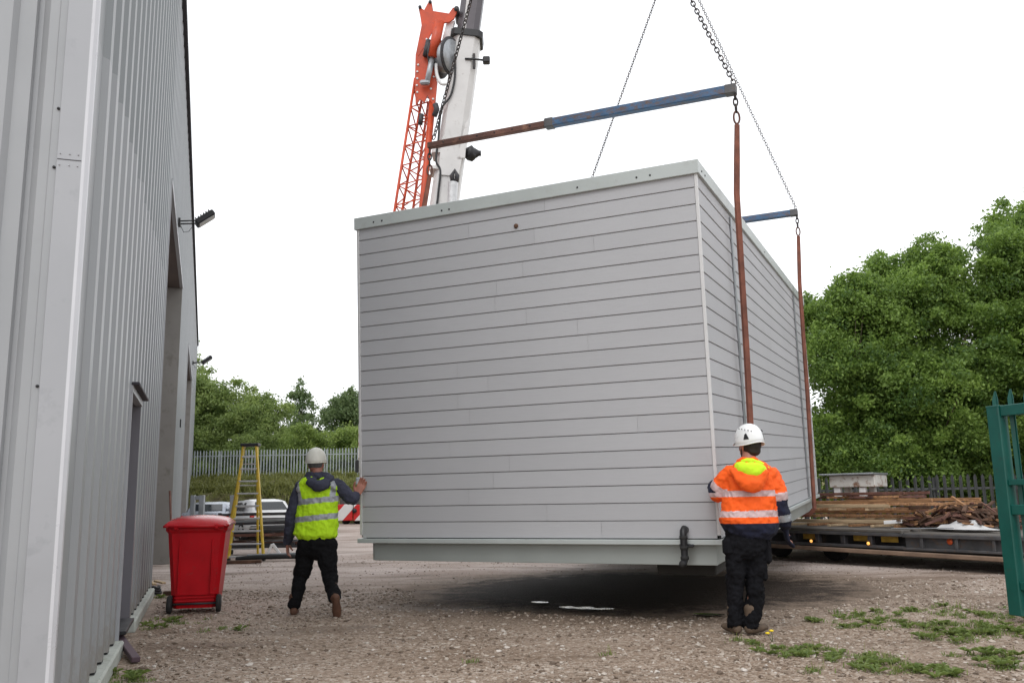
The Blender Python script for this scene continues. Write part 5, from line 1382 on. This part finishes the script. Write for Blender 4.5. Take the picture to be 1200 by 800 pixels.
def tree(name, x, y, h, rx, z0=0, crown_lo=.15, nclump=260, per=105, size=.105, m='leaf', label='', group=None, shape='round', cl=.42, seed=1, ry=None, cat='tree', lean=0):
    if z0 > 1: x, y, h, rx = x*1.09, y+4.3, h*1.07, rx*1.1
    r = np.random.default_rng(seed); root = empty(name, (x, y, z0), 0, label, cat, group); ry = ry or rx
    # lumps of the crown
    lumps = []
    zc0 = h*crown_lo
    nl = 13
    for i in range(nl):
        t = (i+.5)/nl; z = zc0+(h-zc0)*t
        if shape == 'round': rad = math.sin(pi*min(max(t*.82+.14, 0), 1))**.55
        elif shape == 'cone': rad = (1-t)**.75*1.15+.08
        else: rad = (1-t**2.2)**.6
        a = r.uniform(0, 2*pi); q = rad*.42
        lumps.append((cos(a)*q*rx+lean*t, sin(a)*q*ry, z, rad*r.uniform(.52, .78)*rx, rad*r.uniform(.52, .78)*ry, (h-zc0)/nl*r.uniform(1.3, 2.1)))
    cs_, rs_ = [], []
    for i in range(nclump):
        l = lumps[i % nl]; d = r.normal(0, 1, 3); d /= np.linalg.norm(d); rr = r.uniform(.25, 1.0)**.5*(1+.12*r.normal())
        p = (l[0]+d[0]*l[3]*rr, l[1]+d[1]*l[4]*rr, max(l[2]+d[2]*l[5]*rr, zc0*.6)); p = (p[0], p[1], min(p[2], h*1.02))
        cs_.append(p); rs_.append(cl*r.uniform(.55, 1.25))
    # sprigs sticking out at the outline
    for i in range(nclump//3):
        l = lumps[r.integers(0, nl)]; d = r.normal(0, 1, 3); d[2] = abs(d[2])+.2; d /= np.linalg.norm(d); rr = r.uniform(1.05, 1.28)
        for k in range(2): cs_.append((l[0]+d[0]*l[3]*(rr+.1*k), l[1]+d[1]*l[4]*(rr+.1*k), l[2]+d[2]*l[5]*(rr+.1*k))); rs_.append(cl*.5)
    leaves_mesh('crown', cs_, rs_, per, size, M[m], root)
    mb = MB(); rt = .03*h**.9*.5
    mb.tube(catmull([(0, 0, -.1), (.04*h*.2, 0, h*.25), (lean*.4, .02*h, h*.55), (lean*.9, 0, h*.92)], 4), [rt*(1-.9*i/12) for i in range(13)], 9)
    for i in range(0, nclump, max(nclump//26, 1)):
        c = Vector(cs_[i]); zs = max(c.z*.55, h*.12); s = Vector((lean*zs/h, 0, zs)); mb.tube([s, s.lerp(c, .5)+Vector((0, 0, .1*h*.2)), c], [rt*.4, rt*.24, rt*.07], 5)
    mb.build('trunk', M['bark'], root); return root
G1 = 'trees along the right side fence'
tree('broadleaf_tree', 5.9, 25.5, 6.3, 2.3, crown_lo=.05, nclump=300, label='green tree just showing past the far corner of the module', group=G1, seed=2)
tree('broadleaf_tree', 8.3, 21.4, 6.1, 1.8, crown_lo=.17, nclump=520, label='dense tree next to the module with a rounded top sloping down to the left', group=G1, seed=3, size=.09)
tree('broadleaf_tree', 10.2, 21.6, 6.95, 2.05, crown_lo=.18, nclump=560, label='bushy tree with loose top directly above the timber frames', group=G1, seed=4, size=.09)
tree('broadleaf_tree', 12.4, 21.6, 7.7, 2.25, crown_lo=.17, nclump=560, label='bushy tree behind the brown debris heap', group=G1, seed=5, size=.09)
tree('broadleaf_tree', 14.7, 22.4, 9.5, 2.7, shape='dome', crown_lo=.1, nclump=480, label='tallest tree at the right edge, thin against the sky', group=G1, seed=6, size=.095, cl=.44)
tree('broadleaf_tree', 12.9, 18.2, 4.6, 1.6, crown_lo=.22, nclump=420, label='lower tree standing above the green gate top', group=G1, seed=7, size=.085)
def hedge():
    cs_ = []; rs_ = []
    for i in range(900):
        x = rnd.uniform(5.2, 24); cs_.append((x, 25.5-.25*(x-5)+rnd.uniform(-.6, .6), rnd.uniform(0, 3.0+.25*math.sin(x*2)))); rs_.append(rnd.uniform(.3, .55))
    tag(leaves_mesh('hedge', cs_, rs_, 60, .13, M['leaf'], None), 'dense dark hedge growth filling the ground behind the right side trees', 'hedge', kind='stuff')
hedge()
G2 = 'trees beyond the far fence'
tree('broadleaf_tree', -20.2, 50, 7.9, 3.4, 2.2, .0, 330, 90, .17, 'leaf_far', 'tallest leafy tree beside the far corner of the warehouse', G2, 'round', .75, 11)
tree('broadleaf_tree', -16.8, 48, 5.6, 3.0, 2.2, .0, 300, 90, .17, 'leaf_far', 'rounded light green tree directly above the stepladder', G2, 'round', .75, 12)
tree('broadleaf_tree', -13.6, 47, 4.6, 2.4, 2.2, .0, 220, 90, .16, 'leaf_far', 'low leafy tree right of the stepladder top', G2, 'round', .65, 13)
tree('conical_tree', -12.65, 53, 5.9, 2.7, 2.0, .05, 120, 42, .19, 'leaf_dark', 'slender open tree standing dark against the sky', G2, 'cone', .50, 14)
tree('broadleaf_tree', -9.3, 51, 4.9, 2.2, 2.2, .0, 190, 85, .17, 'leaf_dark', 'airy tree beside the left edge of the module', G2, 'round', .62, 15)
tree('broadleaf_tree', -6.2, 52, 4.6, 2.6, 2.2, .0, 180, 85, .17, 'leaf_far', 'tree half hidden by the left edge of the module', G2, 'round', .62, 16)
G3 = 'bright shrubs along the far fence'
tree('shrub', -10.6, 44.6, 2.7, 1.5, 2.4, .0, 120, 80, .13, 'leaf_bright', 'bright shrub under the slender tree', G3, 'round', .5, 21, cat='shrub')
tree('shrub', -8.2, 44.4, 2.5, 1.4, 2.4, .0, 120, 80, .13, 'leaf_bright', 'bright shrub behind the fence above the left worker\'s helmet', G3, 'round', .5, 22, cat='shrub')
tree('shrub', -13.4, 44.8, 2.4, 1.5, 2.4, .0, 110, 80, .13, 'leaf_far', 'dull green shrub behind the fence, right of the ladder', G3, 'round', .5, 23, cat='shrub')
tree('shrub', -16.8, 44.8, 2.9, 1.9, 2.4, .0, 130, 80, .13, 'leaf_far', 'wide shrub behind the fence at the ladder top', G3, 'round', .5, 24, cat='shrub')
tree('shrub', -6.0, 44.6, 2.5, 1.6, 2.4, .0, 110, 80, .13, 'leaf_bright', 'shrub behind the fence partly covered by the module edge', G3, 'round', .5, 25, cat='shrub')

# ------------------------------------------------------------------ flatbed trailer and its load
TA, TB = gr(925, 657), gr(1190, 675); td = (TB-TA).normalized(); td.z = 0; td.normalize(); tn = Vector((-td.y, td.x, 0))
if tn.y < 0: tn = -tn
T0 = TA-td*2.5
def tw(u, v, z): return T0+td*u+tn*v+Vector((0, 0, z))
TYAW = math.atan2(td.y, td.x)
def flatbed():
    root = empty('flatbed_trailer', (T0.x, T0.y, 0), TYAW, 'low grey flatbed trailer parked under the trees at the right', 'trailer')
    u1 = (gr(1085, 664)-T0).dot(td); DZ = .64; Wd = 3.0; U2 = 15
    print('trailer u1', u1, T0, td)
    mb = MB()
    for k in range(12): mb.bb((u1/2, .125+k*.25, DZ-.03+rnd.uniform(-.004, .004)), (u1, .24, .05), .008)
    mb.build('deck_boards', M['deck'], root)
    mb = MB(); mb.bb((u1/2, .02, DZ-.085), (u1, .06, .055), .006); mb.bb((u1/2, .05, DZ-.30), (u1, .08, .05), .006)
    mb.build('side_rave', M['deck_steel'], root)
    mb = MB(); mb.box((u1/2, .22, DZ-.19), (u1, .02, .2)); mb.build('chassis_rail', M['black'], root)
    x = .3
    k = 0
    while x < u1-.2:
        mb = MB(); mb.bb((x, .06, DZ-.19), (.09, .10, .17), .006); mb.build('stake_bracket', M['steel_dark'], root)
        if k % 2 == 0 or x > u1-1.5:
            mb = MB(); mb.bb((x+.31, .14, DZ-.17), (.34, .012, .10), .004); mb.build('reflector_panel', M['ochre'], root)
        x += .58; k += 1
    for px in (938, 1062):
        c = (gr(px, 660)-T0).dot(td); mb = MB(); mb.lathe([(.028, 0), (.028, -.014), (.012, -.02)], (c, .0, DZ-.245), 'y', 12); mb.build('marker_lamp', M['lamp'], root)
    # lower front section
    DZ2 = .60
    mb = MB(); mb.bb(((u1+U2)/2, 1.5, DZ2-.03), (U2-u1-.02, 2.9, .05), .01); mb.build('front_deck', M['deck'], root)
    mb = MB(); mb.bb(((u1+U2)/2, .03, DZ2-.05), (U2-u1-.02, .07, .06), .006); mb.bb(((u1+U2)/2, .03, DZ2-.27), (U2-u1-.02, .07, .04), .006); mb.box(((u1+U2)/2, .09, DZ2-.16), (U2-u1-.02, .02, .2))
    x = u1+.35
    while x < U2: mb.bb((x, .05, DZ2-.16), (.05, .07, .18), .005); x += .62
    mb.build('front_side_panel', M['deck_steel'], root)
    mb = MB(); mb.lathe([(.05, 0), (.05, -.012)], (u1+.83, .075, DZ2-.13), 'y', 16); mb.build('reflector', M['orange_refl'], root)
    mb = MB(); mb.bar((u1*.25, -.03, DZ-.36), (U2, -.03, DZ2-.42), .10, .07, bev=.01); mb.build('timber_runner', M['wood_pale'] if False else mat('dirty_timber_runner', (.25, .17, .12), .85, 0, .3, 3, .4), root)
    mb = MB(); mb.bar((0, .5, DZ-.3), (U2, .5, DZ2-.3), .14, .2); mb.bar((0, 2.4, DZ-.3), (U2, 2.4, DZ2-.3), .14, .2); mb.build('frame', M['black'], root)
    for (x, y) in ((1.6, .75), (1.6, 2.4), (3.0, .75), (3.0, 2.4), (11, .75), (11, 2.4)):
        mb = MB(); mb.lathe([(.1, -.12), (.23, -.12), (.25, -.07), (.25, .07), (.23, .12), (.1, .12)], (x, y, .25), 'y', 20); mb.build('wheel', M['rubber'], root)
    return DZ, u1
DZ, U1 = flatbed()
def U(px, v=0, y=640):   # trailer coordinate u of the ray column px at lateral v
    lo, hi = -5, 16
    for _ in range(40):
        m = (lo+hi)/2
        if proj(tw(m, v, .8))[0] < px: lo = m
        else: hi = m
    return lo
def wooden_pallet(px0, px1, v, z, rz, label, m='wood', joists=6, W=1.2):
    a, b = U(px0, v), U(px1, v); L = b-a; c = tw((a+b)/2, v+W/2, z)
    root = empty('wooden_pallet', c, TYAW+rz, label, 'pallet', 'pallet-like timber frames stacked on the trailer')
    for y in (-W/2, W/2): mb = MB(); mb.bar((-L/2, y, .045+rnd.uniform(-.03, .02)), (L/2, y, .045+rnd.uniform(-.02, .05)), .045, .058, bev=.004); mb.build('long_rail', M[m], root)
    for k in range(joists): x = -L/2*.94+k*L*.94/(joists-1); mb = MB(); mb.bar((x, -W/2-.03, -.02), (x+rnd.uniform(-.05, .05), W/2+.03, -.02), .06, .045, bev=.004); mb.build('cross_piece', M['wood' if k % 2 else m], root)
    return root
wooden_pallet(922, 1052, .55, DZ+.05, .02, 'bottom frame of the stack with pale front rail', 'wood_pale', 6, 1.3)
r4 = wooden_pallet(930, 1072, 1.0, DZ+.20, -.05, 'second frame up, weathered orange timber', 'wood', 7, 1.2)
wooden_pallet(932, 1040, .75, DZ+.34, .05, 'third frame up with a short grey rail', 'wood_pale', 6, 1.2)
wooden_pallet(938, 1100, .85, DZ+.43, -.05, 'topmost long frame of the timber stack', 'wood', 8, 1.3)
wooden_pallet(945, 1060, 1.5, DZ+.56, .03, 'reddish narrow frame lying under the white box', 'rust', 5, .8)
a = tw(U(1034, .5), .52, DZ+.10)
for (px0, px1, v, z, mm, lab) in ((1036, 1052, .50, .10, 'white', 'white painted end block on the bottom frame'), (1050, 1104, .8, .09, 'wood', 'loose orange plank lying right of the timber frames'), (1052, 1086, 1.4, .33, 'wood_dark', 'dark board poking out between the timber frames'), (1045, 1110, .25, .012, 'galv', 'thin pale metal strip lying along the trailer edge')):
    p, q = tw(U(px0, v), v, DZ+z), tw(U(px1, v), v+.12, DZ+z+.02); mb = MB(); mb.bar((0, 0, 0), q-p, .10, .06 if mm != 'galv' else .012, bev=.004); o = mb.build('plank' if mm != 'white' else 'end_block', M[mm]); o.location = p; tag(o, lab, 'plank')
# white peeling box on feet
def white_box():
    v = 1.7; a, b = U(967, v), U(1018, v); L = b-a; c = tw((a+b)/2, v+.45, DZ+.68)
    root = empty('metal_box', c, TYAW+.35, 'white peeling metal box with overhanging top on the timber stack', 'box')
    L *= .95
    mb = MB(); mb.bb((0, 0, .18), (L*.90, .8, .24), .012); mb.build('box_body', M['rustwhite'], root)
    mb = MB(); mb.bb((-.08, -.02, .325), (L*1.08, .95, .035), .006); mb.build('lid', M['galv'], root)
    for x in (-L*.32, L*.18):
        for y in (-.3, .3): mb = MB(); mb.bb((x, y, -.035), (.13, .12, .19), .01); mb.build('foot', M['white'], root)
white_box()
def debris():
    V = MB(); r = random.Random(9); u0, u1 = U(1078, 1.3), U(1172, 1.3)
    for i in range(230):
        t = r.random(); u = u0+(u1-u0)*t; top = .46*math.sin(pi*min(max(t, .04), .97))**.6; v = r.uniform(.7, 2.4); z = DZ+.02+top*r.random()**.8*(1-abs(v-1.5)/1.6)
        l = r.uniform(.12, .5); d = Vector((r.uniform(-1, 1), r.uniform(-1, 1), r.uniform(-.45, .45))).normalized()*l; p = tw(u, v, z); V.mi = r.choice((0, 0, 0, 1, 2)); V.bar(p-d/2, p+d/2+Vector((0, 0, .02)), r.uniform(.02, .09), r.uniform(.015, .045))
    o = V.build('debris_heap', [M['wood_dark'], M['wood'], M['rust']]); tag(o, 'heap of broken dark wood and rubbish on the trailer', 'debris', kind='stuff')
    mb = MB(); c = tw(U(1131, .75), .75, DZ); n = 14; vs = [Vector((0, 0, .14))]; fs = []
    for rr, hh in ((.12, .12), (.25, .06), (.38, .0)):
        for k in range(n): a = 2*pi*k/n; q = rr*r.uniform(.8, 1.2); vs.append(Vector((cos(a)*q*1.5, sin(a)*q*.6, max(hh*r.uniform(.6, 1.3), .004))))
    for k in range(n): fs.append((0, 1+k, 1+(k+1) % n))
    for i in range(2):
        for k in range(n): a = 1+i*n+k; b = 1+i*n+(k+1) % n; fs.append((a, a+n, b+n, b))
    mb.smooth = True; mb.add(vs, fs); o = mb.build('plastic_sheet', M['plastic_sheet']); o.location = c; o.rotation_euler = (0, 0, TYAW); tag(o, 'crumpled white plastic sheet in front of the debris heap', 'sheet')
debris()

# ------------------------------------------------------------------ gate
def gate():
    P = gr(1184, 727); d = Vector((.367, -1, 0)).normalized(); ang = math.atan2(d.y, d.x)
    root = empty('palisade_gate', (P.x+.03, P.y, 0), ang, 'dark green steel palisade gate leaf at the right edge', 'gate')
    H = 2.13; L = 3.2
    for x in (.08, L): mb = MB(); mb.bb((x, 0, H/2+.03), (.15, .12, H-.06), .008); mb.build('stile', M['green'], root)
    for z, h in ((H-.05, .11), (1.36, .06), (1.09, .10), (.35, .08)):
        mb = MB(); mb.bb(((L+.08)/2, 0, z), (L-.08-.15-.004, .08, h), .006); mb.build('rail', M['green'], root)
    mb = MB(); mb.bb((.08, 0, H-.0), (.155, .125, .02), .004); mb.build('stile_cap', M['green'], root)
    n = 17
    for i in range(n):
        x = .03+i*.185; mb = MB()
        for s in (-1, 1):
            q = [(x, .070, .12), (x+s*.034, .052, .12), (x+s*.034, .052, H+.08), (x+s*.008, .064, H+.17), (x, .070, H+.17)]
            mb.add([Vector(p) for p in q]+[Vector(p)+Vector((0, .006, 0)) for p in q], [(0, 1, 2, 3, 4), (9, 8, 7, 6, 5), (0, 5, 6, 1), (1, 6, 7, 2), (2, 7, 8, 3), (3, 8, 9, 4), (4, 9, 5, 0)])
        mb.build('pale', M['green'], root)
gate()

# ------------------------------------------------------------------ small things by the warehouse
p, q = at(139, 745, 8.45), gr(159, 777); q.z = .03
mb = MB(); mb.bar((0, 0, 0), q-p, .07, .045, bev=.006); o = mb.build('plank', mat('purple_brown_plank', (.085, .05, .065), .6, 0, .2, 4, .3)); o.location = p; tag(o, 'purple-brown painted plank sloping from the doorway threshold to the gravel', 'plank')
p = gr(181, 697); r_ = empty('coil', (p.x, p.y, 0), 0, 'small black coil of hose on the gravel beside the warehouse wall', 'hose')
mb = MB(); mb.smooth = True
for k in range(3): mb.tube([(cos(a)*(.085-.012*k), sin(a)*.06*(1-.1*k), .035+k*.035+.01*sin(a*3)) for a in np.linspace(0, 2*pi, 22)], .022, 7, False)
mb.build('hose_loops', M['black'], r_)
mb = MB(); mb.lathe([(.03, 0), (.035, .02), (.03, .05)], (.02, -.06, .02), 'y', 12); mb.build('coupling', M['galv'], r_)
for (a, b, lab) in (((172, 683), (181, 688), 'short pale wood batten next to the coil of hose'), ((182, 684), (192, 686.5), 'pale wood offcut lying flat beyond the coil of hose')):
    p, q = gr(*a), gr(*b); p.z = q.z = .05; mb = MB(); mb.bar((0, 0, 0), q-p, .06, .03, bev=.003); o = mb.build('wood_offcut', M['wood_pale']); o.location = p; tag(o, lab, 'wood')
p, q = at(208.5, 625, 13.2), at(199, 575, 13.6)
q = wpt((q.y)/cos(YAW), .10, q.z) if False else q
g = Vector((p.x+.02, p.y-.1, 0.0)); mb = MB(); mb.tube([(0, 0, 0), q-g], .017, 8); o = MB()
rt = empty('broom', g, 0, 'reddish broom handle standing behind the red bin', 'broom'); mb.build('handle', M['rust'], rt); mb = MB(); mb.bb((0, 0, .03), (.30, .06, .06), .01); mb.build('broom_head', M['wood_dark'], rt)

# ------------------------------------------------------------------ light
w = bpy.data.worlds.new('World'); scn.world = w; w.use_nodes = True; t = w.node_tree
bg = t.nodes['Background']
sky = t.nodes.new('ShaderNodeTexSky'); sky.sky_type = 'NISHITA'; sky.sun_disc = False; sky.sun_elevation = R(52); sky.sun_rotation = R(200); sky.air_density = 1.2; sky.dust_density = 4
# thick cloud deck over the sky, a little brighter towards the zenith
tc = t.nodes.new('ShaderNodeTexCoord'); nz = t.nodes.new('ShaderNodeTexNoise'); nz.inputs['Scale'].default_value = 1.6; nz.inputs['Detail'].default_value = 5
mp = t.nodes.new('ShaderNodeMapping'); mp.inputs['Scale'].default_value = (1, 1, 2.5); t.links.new(tc.outputs['Generated'], mp.inputs[0]); t.links.new(mp.outputs[0], nz.inputs['Vector'])
cl = ramp(t, nz.outputs[0], [(.30, (7.0, 7.15, 7.4)), (.46, (9.0, 9.15, 9.4)), (.62, (11.2, 11.35, 11.6))])
mx = mixc(t, .93, sky.outputs[0], cl.outputs[0]); t.links.new(mx, bg.inputs[0]); bg.inputs[1].default_value = .115
sd = bpy.data.lights.new('sun', 'SUN'); sd.energy = .7; sd.angle = R(25); sd.color = (1, .985, .96); so = bpy.data.objects.new('sun', sd); COL.objects.link(so)
az = R(200); el = R(52); dirv = Vector((sin(az)*cos(el), cos(az)*cos(el), sin(el))); so.rotation_euler = dirv.to_track_quat('Z', 'Y').to_euler()
vs_ = scn.view_settings; vs_.view_transform = 'Standard'; vs_.look = 'None'; vs_.exposure = .33; vs_.gamma = 1

# every separate piece a part of its own where a mesh still holds a few
import bmesh
def islands(me):
    n = len(me.vertices); p = list(range(n))
    def f(a):
        while p[a] != a: p[a] = p[p[a]]; a = p[a]
        return a
    for e in me.edges:
        a, b = f(e.vertices[0]), f(e.vertices[1])
        if a != b: p[a] = b
    g = {}
    for i in range(n): g.setdefault(f(i), []).append(i)
    return g
KEEP = {'gravel', 'grass', 'weeds', 'crown', 'trunk', 'pales', 'hedge', 'debris_heap', 'front_boards', 'side_boards', 'left_boards', 'rear_boards', 'jib_lattice', 'deck_boards', 'chain', 'webbing', 'side_cladding', 'end_cladding', 'gutter'}
SPLIT = {'kerb': 'kerb', 'protection_strip': 'protection_strip', 'jib_pin': 'jib_pin', 'pipe_collar': 'pipe_collar', 'small_ram': 'small_ram', 'pockets': 'pocket', 'eyes': 'eye',
 'frame': 'frame_beam', 'flashing_screws': 'screw', 'screws': 'screw', 'rib_fillers': 'rib_filler', 'rivets': 'rivet', 'drum_bracket': 'drum_bracket', 'jib_holes': 'jib_hole', 'pin_holes': 'pin_hole',
 'vents': 'vent', 'carrier_body': 'carrier_body', 'gusset': 'gusset', 'boom_rings': 'boom_ring', 'jib_head': 'jib_plate', 'side_window': 'side_window', 'end_collar': 'end_collar', 'camera_arm': 'camera_arm',
 'chin_strap': 'chin_strap', 'flower_head': 'flower_head', 'stem': 'stem', 'side_rave': 'side_rave', 'mast_foot': 'mast_foot', 'skirt': 'skirt', 'base_trim': 'base_trim', 'short_chain': 'chain_link', 'ram_rod': 'ram_rod'}
for o in list(COL.objects):
    if o.type != 'MESH' or o.name.split('.')[0] in KEEP or len(o.data.vertices) > 20000: continue
    g = islands(o.data)
    if len(g) < 2: continue
    nm = o.name.split('.')[0]
    if nm not in SPLIT: print('ISL', nm, len(g), o.parent.name if o.parent else None); continue
    comps = list(g.values())
    base = o.data; o.name = SPLIT[nm]
    for k, c in enumerate(comps):
        keep = set(c); me = base.copy(); bm = bmesh.new(); bm.from_mesh(me); bm.verts.ensure_lookup_table()
        bmesh.ops.delete(bm, geom=[v for v in bm.verts if v.index not in keep], context='VERTS'); bm.to_mesh(me); bm.free()
        if k == 0: o.data = me
        else:
            c2 = o.copy(); c2.data = me; COL.objects.link(c2)
